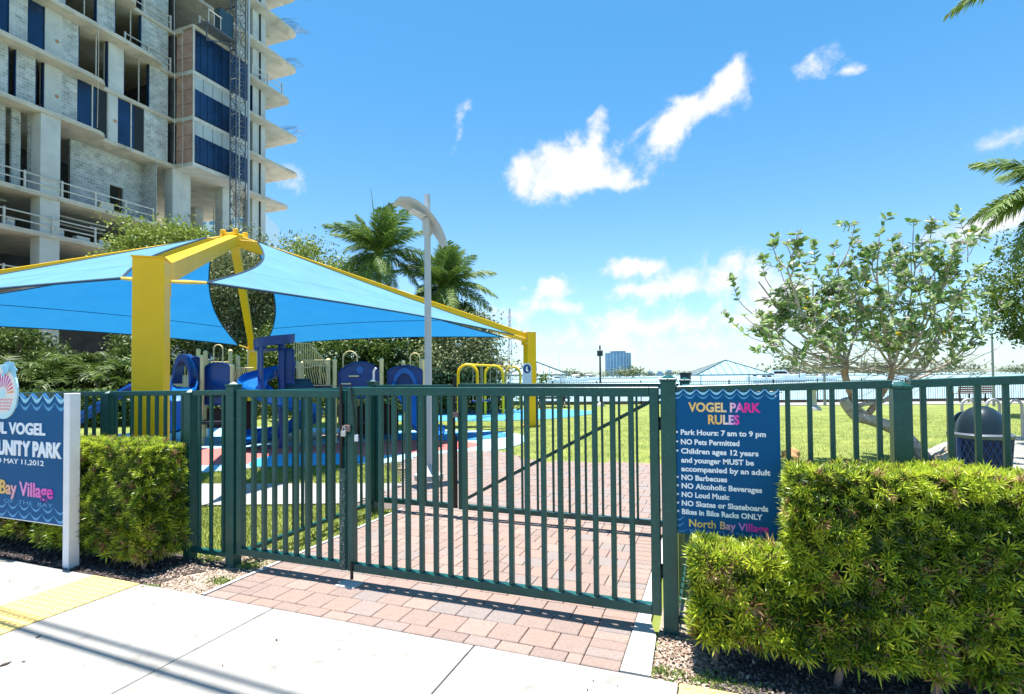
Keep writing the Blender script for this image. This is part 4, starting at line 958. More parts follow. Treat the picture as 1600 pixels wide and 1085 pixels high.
def royal(label,x,y,z,L,nf,seed,group,crown_tilt=0,trunk=True,gap=None,ll=.75,spear=None):
    random.seed(seed); t=thing('royal_palm',(x,y,0),label,'palm tree',group)
    if trunk:
        mb=MB(); mb.tube([(x,y,-.03),(x,y,z*.3),(x,y,z-1.15)],[.22,.20,.14],12); mb.build('trunk',M_ptrunk,t,smooth=True)
        mb=MB(); mb.tube([(x,y,z-1.15),(x,y,z-.95),(x,y,z-.3),(x,y,z+.05)],[.15,.17,.12,.06],12); mb.build('crownshaft',M_shaft,t,smooth=True)
    FM=[frond_mesh(L*s,dr,54,ll,.05) for s,dr in ((1,.55),(1.03,.8),(.95,1.05),(.85,.3))]
    for i in range(nf):
        el=[75,52,35,18,0,-22][i%6]+random.uniform(-8,8); k=3 if el>60 else (0 if el>30 else (1 if el>5 else 2))
        az=i*2.399+random.uniform(-.25,.25)
        fm,rm=FM[k]; o=bpy.data.objects.new('frond',fm); C.objects.link(o); o.parent=t; o.location=(0,0,z)
        o.rotation_euler=(random.uniform(-.3,.3),-rad(el),az); s=random.uniform(.85,1.1); o.scale=(s,s,s)
        r=bpy.data.objects.new('midrib',rm); C.objects.link(r); r.parent=o
    if spear:
        mb=MB(); mb.tube([(x,y,z),(x+spear[0]*.5,y,z+spear[1]*.5),(x+spear[0],y,z+spear[1])],[.05,.035,.008],6); mb.build('spear_leaf',M_shaft,t,smooth=True)
    return t
c=P(592,398,26); royal('taller royal palm with an upright spear leaf left of the lamp post',c.x,c.y,c.z,2.9,27,3,'royal palms behind the playground',ll=.88,spear=(-.45,3.3))
c=P(694,450,27); royal('shorter royal palm just right of the lamp post',c.x,c.y,c.z,2.7,27,11,'royal palms behind the playground',ll=.88)
c=P(1684,292,12); royal('palm at the right edge whose fronds hang into the picture',c.x,c.y,c.z,2.1,24,5,'palms at the right edge',ll=.6)
c=P(1745,-85,9); royal('tall near palm with frond tips in the upper right corner',c.x,c.y,c.z,2.1,14,8,'palms at the right edge',ll=.5)
random.seed(21)
def clump(label,x,y,h,nf,m=M_palm2,nst=6):
    t=thing('small_palm',(x,y,0),label,'palm','small palms along the back of the playground')
    arr=[];mb=MB()
    for s in range(nst):
        bx=x+random.uniform(-.35,.35); by=y+random.uniform(-.35,.35); hh=h*random.uniform(.18,.72); lean=Vector((random.uniform(-.4,.4),random.uniform(-.4,.4),0)); top=Vector((bx,by,hh))+lean
        mb.tube([(bx,by,-.03),(bx+lean.x*.4,by+lean.y*.4,hh*.5),top],[.045,.035,.025],6)
        for i in range(nf):
            az=random.uniform(0,6.28); el=random.uniform(.2,1.45); L=h*random.uniform(.28,.5); dh=Vector((math.cos(az),math.sin(az),0)); last=top; 
            for k in range(1,8):
                u=k/7; p=top+dh*L*u*math.cos(el*(1-.3*u))+Vector((0,0,L*(math.sin(el)*u-.55*u*u))); tn=(p-last).normalized(); side=tn.cross(Vector((0,0,1))).normalized()
                for sg_ in (-1,1):
                    for q_ in (0,.5):
                        b=last.lerp(p,q_); d=(side*sg_+tn*random.uniform(.3,1.0)+Vector((0,0,random.uniform(-.9,.3)))).normalized(); l=L*.42*(1-.45*u); w=tn*.030
                        arr.append([b-w,b+w,b+d*l+w*.3,b+d*l-w*.3])
                last=p
    quads('crown',np.array([[list(v) for v in q] for q in arr]),m,t); mb.build('stems',M_bark,t,smooth=True)
lab=['small palm behind the pineapple emblem of the park sign','small palm at the far left edge','bushy palm above the wavy top of the park sign','thin palm left of the yellow front column','sunlit palm beside the left slide','small palm half hidden by the yellow front column','short palm behind the low left slide','tall loose palm over the left slide','narrow palm above the white sign post','palm clump near the shaded left fence','low palm at the foot of the left trees','dark palm between sign post and yellow column']
pos=[(45,20),(6,19),(82,19.5),(188,20),(160,20.5),(214,21),(128,19.5),(140,21.5),(110,20.5),(66,21.5),(28,21),(172,19)]
for l_,(px,d) in zip(lab,pos):
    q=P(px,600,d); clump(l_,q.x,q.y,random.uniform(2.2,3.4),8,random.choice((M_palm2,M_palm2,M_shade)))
# low shrub rows, shade put into their leaf colour
def shrubrow(name,a,b,n,h,m,label):
    t=thing(name,a,label,'shrubs'); p=[]
    N=n; u=rng.uniform(0,1,N); A=np.array(a);B=np.array(b); base=A+(B-A)*u[:,None]+np.stack([rng.normal(size=N)*.35,rng.normal(size=N)*.35,rng.uniform(0,1,N)**.7*h],1)
    quads('foliage',leaf_quads(base,rand_dirs(N),unit(rng.normal(size=(N,3))+np.array([0,0,1])),rng.uniform(.08,.22,N),rng.uniform(.04,.09,N),.05),m,t)
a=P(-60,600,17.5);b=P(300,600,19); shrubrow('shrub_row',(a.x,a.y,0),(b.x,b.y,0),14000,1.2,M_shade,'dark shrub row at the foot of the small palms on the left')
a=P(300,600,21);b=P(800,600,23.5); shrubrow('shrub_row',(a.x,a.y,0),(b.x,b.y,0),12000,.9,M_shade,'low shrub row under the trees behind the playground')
# screen fence and low wall behind the palms
a=P(-140,600,25);b=P(520,600,27)
wt=thing('screen_fence',(a.x,a.y,0),'dark green screened fence behind the small palms on the left','fence'); mb=MB()
mb.beam((a.x,a.y,1.35),(b.x,b.y,1.35),.03,2.2); mb.build('mesh_screen',mat('green windscreen',(.008,.05,.035),.9,var=.2,scale=2),wt)
for k in range(13):
    q=Vector((a.x,a.y,0)).lerp(Vector((b.x,b.y,0)),k/12); mb=MB(); mb.tube([(q.x,q.y+.06,0),(q.x,q.y+.06,2.55)],.035,8); mb.build('post',M_chrome,wt,smooth=True)
a=P(-140,600,23);b=P(330,600,24.5); wt=thing('low_wall',(a.x,a.y,0),'pale grey low wall glimpsed between the small palms','wall')
mb=MB(); mb.beam((a.x,a.y,1.45),(b.x,b.y,1.45),.15,.55); mb.build('wall_band',M_conc2,wt)
for k in range(11):
    q=Vector((a.x,a.y,0)).lerp(Vector((b.x,b.y,0)),k/10); mb=MB(); mb.box((q.x-.08,q.y-.08,-.03),(q.x+.08,q.y+.08,1.175)); mb.build('wall_pier',M_conc2,wt)

# leaning flowering shrub tree on the right lawn
random.seed(5)
def calotropis():
    b0=P(1445,718,9.7); t=thing('flowering_tree',(b0.x,b0.y,0),'leaning small tree with broad pale leaves and pinkish flower clusters on the right lawn','tree')
    def Q(px,py,d=9.7): return P(px,py,d)
    M_ct=mat('pale cracked bark',(.26,.21,.18),.95,scale=14,col2=(.60,.53,.48),bump=1,bscale=28,detail=9); M_cr=mat('reddish bark',(.26,.14,.09),.9,scale=14,col2=(.50,.36,.28),bump=.8,bscale=30)
    mb=MB(); tp=spline([Q(1452,728),Q(1438,708),Q(1418,686),Q(1392,668),Q(1362,657),Q(1338,650),Q(1325,636),Q(1318,624)],4); mb.tube(tp,[.12-.035*i/len(tp) for i in range(len(tp))],10); mb.build('trunk',M_ct,t,smooth=True)
    def limb(pts,r0,r1,m=M_cr,n=4,sides=7,par=t,name='limb'):
        s=spline(pts,n); mb=MB(); mb.tube(s,[r0+(r1-r0)*i/(len(s)-1) for i in range(len(s))],sides); return mb.build(name,m,par,smooth=True)
    A=limb([Q(1330,648),Q(1334,628),Q(1326,606),Q(1320,585),Q(1322,562)],.07,.055)
    B=limb([Q(1348,655),Q(1362,640),Q(1380,612),Q(1392,590),Q(1394,572)],.06,.045); limb([Q(1328,640),Q(1350,632),Q(1378,628),Q(1402,612),Q(1422,596)],.045,.03,M_ct)
    limb([Q(1335,632),Q(1352,646),Q(1362,652)],.035,.05,M_ct)
    forks=[Q(1322,566),Q(1321,575),Q(1394,575),Q(1393,583),Q(1418,598)]
    tw=MB(); leaves=[];leafn=[];fl=[]
    def grow(p,tgt,r,depth):
        mid=p.lerp(tgt,.5); dv=(tgt-p); L=dv.length; out=Vector((dv.x,dv.y,0)); mid+=Vector((0,0,-.10*L))+Vector((random.gauss(0,.05),random.gauss(0,.05),0))*L+out*.08
        s=spline([p,mid,tgt],5); tw.tube(s,[r+(r*.45-r)*i/(len(s)-1) for i in range(len(s))],5,False)
        return s
    tips=[]
    # main limbs to outer frame of the crown
    mains=[(0,1200,505),(0,1185,440),(0,1230,420),(1,1255,500),(0,1290,470),(0,1310,420),(0,1345,430),(2,1370,430),(2,1400,460),(2,1430,420),(3,1455,470),(3,1480,430),(4,1500,470),(4,1470,520),(1,1235,545),(3,1440,520),(2,1350,480),(4,1530,520),(0,1270,440),(2,1410,500)]
    for (fi,px,py) in mains:
        tgt=Q(px,py,9.7+random.uniform(-1.1,1.1)); s=grow(forks[fi],tgt,.028,0)
        for _ in range(6):
            k=random.randint(len(s)//2-1,len(s)-1); o=s[k]; dirv=(tgt-forks[fi]).normalized(); 
            e=o+(dirv*.5+Vector((random.gauss(0,.55),random.gauss(0,.55),random.uniform(.05,.85)))).normalized()*random.uniform(.35,.85)
            s2=grow(o,e,.014,1)
            for q in range(2,len(s2)):
                if random.random()<.36: leaves.append((s2[q],(s2[q]-s2[q-1]).normalized()))
            for _ in range(2):
                k2=random.randint(1,len(s2)-1); e2=s2[k2]+(Vector((random.gauss(0,.5),random.gauss(0,.5),random.uniform(.0,.9)))).normalized()*random.uniform(.2,.5)
                s3=grow(s2[k2],e2,.009,2)
                for q in range(1,len(s3)):
                    if random.random()<.42: leaves.append((s3[q],(s3[q]-s3[q-1]).normalized()))
                tips.append(e2)
            tips.append(e)
    # tall single shoots that stick out of the crown
    for (px0,py0,px1,py1) in ((1275,430,1273,382),(1285,440,1305,385),(1320,430,1335,378),(1400,420,1403,370),(1360,420,1372,385),(1470,420,1478,370),(1512,410,1500,345),(1500,400,1522,362),(1430,420,1438,385),(1205,450,1192,405),(1225,440,1218,402),(1175,490,1144,438),(1215,540,1133,492),(1550,410,1560,392),(1345,440,1350,398)):
        dd=9.7+random.uniform(-.6,.6); a=Q(px0,py0,dd);b=Q(px1,py1,dd); s=grow(a,b,.009,1); tips.append(b)
        for q in range(len(s)//2,len(s)): leaves.append((s[q],(s[q]-s[q-1]).normalized()))
    # bare lower twigs
    for _ in range(52):
        fi=random.choice(forks); e=fi+Vector((random.gauss(0,1),random.gauss(0,.8),random.uniform(-.05,.45))).normalized()*random.uniform(.6,1.7); s=grow(fi,e,.011,1)
        for _ in range(3): o=random.choice(s[2:]); grow(o,o+Vector((random.gauss(0,1),random.gauss(0,1),random.gauss(.2,.4))).normalized()*random.uniform(.2,.6),.006,2)
    mt=tw.build('twigs',M_ct,t,smooth=True); mt['kind']='stuff'
    p=[];d=[];n=[]
    for (q,tn) in leaves:
        a=random.uniform(0,3.14); u=tn.cross(Vector((0,0,1))); u=u.normalized() if u.length>.1 else Vector((1,0,0)); v=tn.cross(u)
        for s in (0,math.pi):
            dv=(u*math.cos(a+s)+v*math.sin(a+s)+tn*.55+Vector((0,0,.1))).normalized(); p.append(q);d.append(dv);n.append((tn+Vector((random.gauss(0,.3),random.gauss(0,.3),.3))).normalized())
    for q in tips:
        for s in range(5): dv=Vector((random.gauss(0,1),random.gauss(0,1),random.uniform(-.1,.7))).normalized(); p.append(q);d.append(dv);n.append(Vector((random.gauss(0,.3),random.gauss(0,.3),1)).normalized())
    p=np.array([list(x) for x in p]);d=np.array([list(x) for x in d]);n=np.array([list(x) for x in n]); N=len(p)
    L=rng.uniform(.085,.165,N)[:,None]; W=L*.62; side=unit(np.cross(d,n)); nn=unit(np.cross(side,d))
    # rounded leaves: six sided outline as two quads
    a=p; b=p+d*L*.28+side*W*.45+nn*L*.06; c_=p+d*L*.75+side*W*.38+nn*L*.05; e=p+d*L; f=p+d*L*.75-side*W*.38+nn*L*.05; g_=p+d*L*.28-side*W*.45+nn*L*.06
    M_cl=mat('pale waxy leaf',(.10,.22,.05),.35,island=.85,scale=1,col2=(.42,.52,.24),trans=.3); M_yl=mat('yellow leaf',(.75,.55,.05),.5,trans=.3)
    yel=rng.uniform(size=N)<.008
    arr=np.concatenate([np.stack([a,b,c_,e],1)[~yel],np.stack([a,e,f,g_],1)[~yel]]); o=quads('leaves',arr,M_cl,t); o['kind']='stuff'
    arr=np.concatenate([np.stack([a,b,c_,e],1)[yel],np.stack([a,e,f,g_],1)[yel]]); o=quads('yellow_leaves',arr,M_yl,t); o['kind']='stuff'
    # flower clusters
    fp=[]
    for q in tips:
        if random.random()<.6:
            for _ in range(20): fp.append(list(q+Vector((random.gauss(0,.035),random.gauss(0,.035),random.gauss(.04,.02)))))
    fp=np.array(fp); N=len(fp); o=quads('flowers',leaf_quads(fp,rand_dirs(N),rand_dirs(N),rng.uniform(.03,.05,N),rng.uniform(.022,.034,N),.1),mat('pinkish flower',(.36,.25,.33),.6,island=.9,col2=(.72,.62,.66),trans=.2),t); o['kind']='stuff'
calotropis()

# ------------------------------------------------------------------ right lawn objects
def rock(label,c,rx,ry,rz,m,name='rock',cat='rock',seed=1):
    import bmesh
    bm=bmesh.new(); bmesh.ops.create_icosphere(bm,subdivisions=3,radius=1); r=random.Random(seed)
    ph=[r.uniform(0,6) for _ in range(6)]
    for v in bm.verts:
        q=v.co.copy(); f=1+.16*math.sin(q.x*3+ph[0])+.12*math.sin(q.y*4+ph[1]+q.z*2)+.10*math.sin(q.z*6+ph[2]+q.x*4)+.05*math.sin(q.x*11+ph[3])*math.sin(q.y*10+ph[4])
        v.co=Vector((q.x*rx*f,q.y*ry*f,max(q.z*rz*f,-.05)))
    me=bpy.data.meshes.new(name); bm.to_mesh(me); bm.free(); o=link(name,me,m,None,True); o.location=c; return props(o,label,cat)
q=G(1492,722); rock('rough tan boulder on the lawn at the foot of the leaning tree',(q.x,q.y,-.02),.38,.3,.24,mat('tan rock',(.32,.22,.14),.9,scale=7,col2=(.58,.47,.35),bump=1,bscale=18),seed=3)
q=G(1235,712); rock('small orange brown rock on the lawn just right of the rules sign',(q.x,q.y,-.02),.19,.14,.13,mat('orange rock',(.42,.20,.07),.9,scale=7,col2=(.55,.32,.15),bump=1,bscale=18),seed=8)
def bin_(px,ytop,d,label,s=1.0,lid=True):
    q=P(px,ytop,d); t=thing('litter_bin',(q.x,q.y,0),label,'litter bin'); H=q.z; r=.30*s; x,y=q.x,q.y
    mb=MB(); mb.lathe((x,y,-.02),[(r*.80,0),(r*.82,.03),(r*.98,H-.38),(r*.9,H-.38)],28); mb.build('liner',mat('navy bin body',(.008,.02,.10),.5,var=.1),t,smooth=True)
    # expanded metal mesh: crossing diagonal straps standing proud
    mb=MB(); n=26; Hb=H-.40
    for k in range(n):
        for s_ in (1,-1):
            pts=[]
            for j in range(9):
                u=j/8; a=2*math.pi*k/n+s_*u*1.1; rr=(r*.82+(r*1.0-r*.82)*u)+.012; pts.append((x+rr*math.cos(a),y+rr*math.sin(a),.02+Hb*u))
            mb.tube(pts,.006,4,False)
    o=mb.build('mesh_straps',mat('navy enamel',(.015,.05,.22),.35),t); o['kind']='stuff'
    mb=MB(); mb.lathe((x,y,H-.42),[(r*1.0,0),(r*1.08,.01),(r*1.10,.05),(r*1.02,.07)],28); mb.build('rim',mat('grey enamel',(.10,.12,.15),.35),t,smooth=True)
    mb=MB(); prof=[(r*.94,H-.36)]+[(r*.92*math.cos(a),H-.36+.36*math.sin(a)) for a in np.linspace(.15,1.45,9)]; mb.lathe((x,y,0),prof,28); dm=mb.build('dome_lid',mat('dark grey green plastic',(.014,.026,.036),.28),t,smooth=True)
    for s_ in(-1,1):
        mb=MB(); v=RT*s_*r*1.02; mb.beam(Vector((x,y,.02))+v,Vector((x,y,H-.4))+v,.05,.03); mb.build('frame_bar',MATS['navy enamel'],t)
    return t
bin_(1533,634,7.0,'navy mesh litter bin with a grey dome lid behind the right fence')
bin_(1505,643,9.5,'second dark bin partly hidden behind the navy mesh bin',.75)
for i,(px0,px1,d,l) in enumerate(((1504,1524,12.9,'pale metal bicycle hoop left of the bin dome'),(1543,1563,12.7,'pale metal bicycle hoop right of the bin dome'),(1577,1598,12.3,'pale metal bicycle hoop nearest the right edge'))):
    a=P(px0,680,d);b=P(px1,680,d);u=(b-a).normalized();w=(b-a).length/2;c=(a+b)/2; t=thing('bike_rack',(c.x,c.y,0),l,'bike rack','bicycle hoops on the concrete pad')
    H=.90; pts=[Vector((a.x,a.y,-.02)),Vector((a.x,a.y,H-w))]+[Vector((c.x,c.y,H-w))-u*w*math.cos(k)+Vector((0,0,w*math.sin(k))) for k in np.linspace(0,math.pi,13)][1:-1]+[Vector((b.x,b.y,H-w)),Vector((b.x,b.y,-.02))]
    mb=MB(); mb.tube(pts,.03,10); mb.build('hoop',mat('galvanised hoop',(.45,.45,.45),.4,metal=.3),t,smooth=True)
    mb=MB()
    for q in (a,b): mb.lathe((q.x,q.y,-.014),[(.07,0),(.07,.012)],12)
    mb.build('foot_plate',M_chrome,t)
def bench():
    q=G(1524,628.5); t=thing('bench',(q.x,q.y,0),'brown slatted bench facing the water by the far railing','bench'); u=RT; f=FW; W=.95
    M_wd=mat('brown bench slat',(.20,.10,.07),.6)
    def slat(c,w,h): mb=MB(); mb.beam(c-u*W,c+u*W,w,h); mb.build('slat',M_wd,t)
    b=Vector((q.x,q.y,0))
    for k in range(4): slat(b+f*(.0+.12*k)+Vector((0,0,.45)),.10,.03)
    for k in range(4): slat(b+f*(-.06-.02*k)+Vector((0,0,.54+.11*k)),.03,.085)
    for s in(-1,0,1):
        mb=MB(); o=b+u*s*(W-.1); mb.beam(o-f*.08+Vector((0,0,-.02)),o-f*.04+Vector((0,0,.44)),.05,.05,(0,1,0)); mb.beam(o+f*.4+Vector((0,0,-.02)),o+f*.36+Vector((0,0,.44)),.05,.05,(0,1,0)); mb.beam(o-f*.04+Vector((0,0,.44)),o-f*.13+Vector((0,0,.92)),.04,.04,(0,1,0)); mb.build('leg_frame',M_dark,t)
bench()
# waterside railing
wr=thing('water_railing',D(5,29.3),'long black picket railing along the edge of the bay','railing')
M_blk=mat('black railing paint',(.012,.014,.016),.4)
def rl(l,z,dd=29.25): return D(l,dd,z)
L0,L1=-5,32
mb=MB(); 
for z in (.12,1.02,1.16): mb.beam(rl(L0,z),rl(L1,z),.035,.03)
mb.build('rails',M_blk,wr)
mb=MB(); l=L0
while l<L1: mb.beam(rl(l,.12),rl(l,1.22),.018,.018,(0,1,0)); l+=.125
o=mb.build('pickets',M_blk,wr); o['kind']='stuff'
l=L0
while l<=L1: mb=MB(); mb.beam(rl(l,-.03),rl(l,1.26),.06,.06,(0,1,0)); mb.build('post',M_blk,wr); l+=2.4
mb=MB(); mb.beam(D(-6,29.42,.03),D(60,29.42,.03),.30,.18); o=mb.build('seawall_cap',mat('weathered seawall cap',(.17,.14,.12),.9,scale=3)); props(o,'weathered brown seawall cap at the foot of the black railing','seawall')
def pole(label,px,ytop,ybase,w,m,d=None,name='light_pole',cat='light pole',head=True):
    q=G(px,ybase) if d is None else P(px,ybase,d); dd=(q.x*FW.x+q.y*FW.y); zt=P(px,ytop,dd).z; z0=-.03 if d is None else q.z
    t=thing(name,(q.x,q.y,0),label,cat); mb=MB(); mb.tube([(q.x,q.y,z0),(q.x,q.y,zt)],[w,w*.7],8); mb.build('pole',m,t,smooth=True)
    if head: mb=MB(); mb.box((q.x-w*2.2,q.y-w*2.2,zt-.55),(q.x+w*2.2,q.y+w*2.2,zt-.25)); mb.build('head',m,t,bevel=.02)
    return t,q
M_pole=mat('dark pole paint',(.05,.06,.07),.5)
t,q=pole('thin dark pole with a small box near its top, left of the distant high rise',938.5,540,634,.06,M_pole)
mb=MB(); mb.lathe((q.x,q.y,-.03),[(.22,0),(.18,.1),(.08,.22)],12); mb.build('base',M_conc2,t)
pole('slim grey pole by the water behind the leaning tree trunk',1289,568,633,.07,mat('grey pole paint',(.30,.32,.33),.5),head=False)
pole('slim grey pole near the bench on the right',1553,520,634,.06,MATS['grey pole paint'],head=False)
pole('thin pole beyond the railing above the rules sign',1249,556,590,.05,M_pole,d=60,head=False)
# dark drum shaped bin on a post by the water
q=P(1071,583,22); t=thing('drum_bin',(q.x,q.y,0),'dark blue drum on a post showing above the fence rail left of the rules sign','bin'); mb=MB(); mb.lathe((q.x,q.y,q.z-.42),[(.20,0),(.22,.36),(.26,.37),(.26,.43)],16); mb.build('drum',mat('navy drum',(.01,.03,.08),.4),t,smooth=True)
mb=MB(); mb.tube([(q.x,q.y,-.03),(q.x,q.y,q.z-.42)],.06,8); mb.build('post',M_blk,t)
# pale dock pedestal and far picnic table
q=G(1272,640); t=thing('pedestal',(q.x,q.y,0),'pale weathered post at the water railing behind the tree trunk','pedestal'); mb=MB(); mb.lathe((q.x,q.y,-.03),[(.30,0),(.26,.12),(.12,.2),(.10,.8),(.2,.95),(.22,1.1),(.1,1.2)],12); mb.build('body',M_conc2,t,smooth=True)
q=P(862,612,27); t=thing('picnic_table',(q.x,q.y,0),'dark picnic table near the railing right of the far yellow column','table')
for z,o_,w in ((.74,0,.7),(.45,-.65,.25),(.45,.65,.25)): mb=MB(); c=Vector((q.x,q.y,z))+FW*o_; mb.beam(c-RT*.9,c+RT*.9,w,.05); mb.build('top' if z>.5 else 'seat',M_blk,t)
for s in(-.6,.6): mb=MB(); c=Vector((q.x,q.y,0))+RT*s; mb.beam(c-FW*.6+Vector((0,0,-.03)),c+Vector((0,0,.7)),.06,.06); mb.beam(c+FW*.6+Vector((0,0,-.03)),c+Vector((0,0,.7)),.06,.06); mb.build('leg_frame',M_blk,t)

# ------------------------------------------------------------------ pavilions over the water
M_roof=mat('pale blue metal roof',(.28,.45,.58),.35,var=.05); M_trim=mat('dark green trim',(.02,.08,.09),.5)
def pavilion(label,pxc,pye,pya,half_px,d,zdeck):
    c=P(pxc,pye,d); hw=half_px*d/840; za=P(pxc,pya,d).z; ze=c.z; t=thing('pavilion',(c.x,c.y,zdeck),label,'pavilion','hip roofed pavilions by the water')
    E=[c-RT*hw-FW*hw*.6,c+RT*hw-FW*hw*.6,c+RT*hw+FW*hw*.6,c-RT*hw+FW*hw*.6]; A=Vector((c.x,c.y,za))
    mb=MB(); mb.v=[Vector((p.x,p.y,ze)) for p in E]+[A]; mb.f=[(0,1,4),(1,2,4),(2,3,4),(3,0,4),(3,2,1,0)]; r=mb.build('roof',M_roof,t)
    mb=MB()
    for p in E: mb.tube([Vector((p.x,p.y,ze)),A],.07,5)
    for i in range(4): mb.tube([Vector((E[i].x,E[i].y,ze)),Vector((E[(i+1)%4].x,E[(i+1)%4].y,ze))],.07,5)
    mb.build('roof_trim',M_trim,r)
    for i in range(4):
        a,b=E[i],E[(i+1)%4]
        for k in range(1,10):
            u=k/10; p=a.lerp(b,u); w=1-abs(2*u-1); mb=MB(); top=Vector((p.x,p.y,ze)).lerp(A,w) if False else Vector((p.x,p.y,ze))+((A-Vector(((a.x+b.x)/2,(a.y+b.y)/2,ze)))*w)
            mb.tube([Vector((p.x,p.y,ze+.02)),top+Vector((0,0,.02))],.03,4); mb.build('seam',M_trim if 'far' in label else M_roof,r)
    for p in E: q=c+(p-c)*.85; mb=MB(); mb.box((q.x-.08,q.y-.08,zdeck),(q.x+.08,q.y+.08,ze)); mb.build('post',M_white,t)
    mb=MB(); mb.prism([(p.x,p.y) for p in E],zdeck-.25,zdeck); mb.build('platform',M_conc2,t)
    for p in E: mb=MB(); mb.tube([(p.x,p.y,-1.6),(p.x,p.y,zdeck-.2)],.15,8); mb.build('pile',M_bark2,t)
pavilion('pale blue hip roofed pavilion just right of the rules sign top, far over the water',1134,586,563,58,60,-.6)
pavilion('green ribbed far pavilion roof beside the far yellow column',838,586,566,48,45,-.6)
# dock
a=P(1060,591,62);b=P(1215,591,62); mb=MB(); mb.beam((a.x,a.y,-.55),(b.x,b.y,-.55),2,.15); dk=thing('dock',(a.x,a.y,-.6),'low pale dock under the right pavilion','dock'); mb.build('decking',M_conc2,dk)
for k in range(9): q=a.lerp(b,k/8); mb=MB(); mb.tube([(q.x,q.y,-1.6),(q.x,q.y,.1)],.14,7); mb.build('pile',M_bark2,dk)

# ------------------------------------------------------------------ far shore
M_far=leafmat('far shore leaves',(.07,.11,.06),(.22,.27,.14),.1,.02); M_land=mat('far land',(.30,.30,.24),.9,var=.2,scale=.02)
def shore(px0,px1,d,hpx,label,zb=-.9,gap=0):
    a=P(px0,588,d);b=P(px1,588,d); hs=hpx*d/840
    mb=MB(); mb.beam((a.x,a.y,zb),(b.x,b.y,zb),60,1.2); o=mb.build('far_shore',M_land); o['kind']='structure'
    n=int((b-a).length/(hs*.8)); arr=[]
    for k in range(n*2):
        u=random.random(); c=a.lerp(b,u); h=hs*random.uniform(.55,1.15)*(.8+.3*math.sin(u*23+d)); N=90
        p=np.array([c.x,c.y,0])+rng.normal(size=(N,3))*np.array([h*.55,h*.5,h*.22])+np.array([0,0,h*.5]); arr.append(leaf_quads(p,rand_dirs(N),unit(rng.normal(size=(N,3))+np.array([0,0,1])),rng.uniform(.15,.3,N)*h,rng.uniform(.1,.2,N)*h,.05))
    o=quads('far_woods',np.concatenate(arr),M_far); o['kind']='stuff'
shore(600,1012,420,15,''); shore(980,1240,1100,7,''); shore(1210,1700,560,20,'')
shore(1215,1330,700,13,'')
M_glass=mat('hazy blue glass',(.10,.26,.42),.25,var=.12,scale=.05,spec=.6); M_pale=mat('pale far concrete',(.38,.50,.60),.7,var=.08,scale=.05)
def tower_far(label,px0,px1,ytop,d,round_=False,nf=18,nb=9):
    a=P(px0,587,d);b=P(px1,587,d); c=(a+b)/2; w=(b-a).length/2; zt=P((px0+px1)/2,ytop,d).z; t=thing('high_rise',(c.x,c.y,0),label,'high rise')
    def ring(r,f=1):
        if round_: return [(c.x+RT.x*math.cos(k)*r+FW.x*math.sin(k)*r*.8,c.y+RT.y*math.cos(k)*r+FW.y*math.sin(k)*r*.8) for k in np.linspace(0,2*math.pi,25)[:-1]]
        return [((c+RT*s*r+FW*u*r*.6).x,(c+RT*s*r+FW*u*r*.6).y) for s,u in ((-1,-1),(1,-1),(1,1),(-1,1))]
    mb=MB(); mb.prism(ring(w*.95),-1,zt); body=mb.build('glass_body',M_glass,t)
    for k in range(nf): z=zt*(k+1)/nf; mb=MB(); mb.prism(ring(w),z-.5,z); mb.build('floor_band',M_pale,t)
    pr=ring(w*.985)
    for k in range(nb if not round_ else 24):
        if round_: x,y=pr[k]
        else: x,y=(Vector((*pr[0],0)).lerp(Vector((*pr[1],0)),k/(nb-1)))[:2]
        mb=MB(); mb.box((x-.7,y-.7,-1),(x+.7,y+.7,zt)); mb.build('pier',M_pale,t)
    mb=MB(); mb.prism(ring(w*.6),zt,zt+4); mb.build('roof_plant',M_pale,t)
tower_far('rounded blue glass high rise far across the bay',946,986,552,1150,True)
tower_far('low blue block attached to the right of the distant high rise',986,999,580,1180,False,4,4)
for px0,px1,yt,l in ((1040,1050,581,'small pale building on the far skyline left of the drum'),(1026,1036,583,'tiny low building on the skyline beyond the gate post'),(1010,1022,583,'low far building just right of the high rise trees')): tower_far(l,px0,px1,yt,1250,False,3,3)
# radio mast
a=P(797,585,70); rm=thing('radio_mast',(a.x,a.y,-.9),'thin red and white lattice radio mast behind the canopy corner','mast'); zt=P(797,482,70).z
M_rw=mat('faded red mast paint',(.45,.30,.32),.6,var=.2,scale=.4); mb=MB()
for k in range(3):
    t_=2*math.pi*k/3; mb.tube([(a.x+.45*math.cos(t_),a.y+.45*math.sin(t_),-.9),(a.x+.08*math.cos(t_),a.y+.08*math.sin(t_),zt)],.035,4)
mb.build('legs',M_rw,rm); mb=MB(); z=0; k=0
while z<zt-1:
    r0=.45-.37*(z/zt); r1=.45-.37*((z+.6)/zt)
    for j in range(3): t0=2*math.pi*(j+(k%2))/3; t1=2*math.pi*(j+1-(k%2))/3; mb.tube([(a.x+r0*math.cos(t0),a.y+r0*math.sin(t0),z),(a.x+r1*math.cos(t1),a.y+r1*math.sin(t1),z+.6)],.018,3,False)
    z+=.6;k+=1
o=mb.build('bracing',M_rw,rm); o['kind']='stuff'
for dz in (1.0,2.2): mb=MB(); mb.box((a.x-.25,a.y-.1,zt-dz-.4),(a.x+.25,a.y+.1,zt-dz)); mb.build('antenna',M_white,rm)
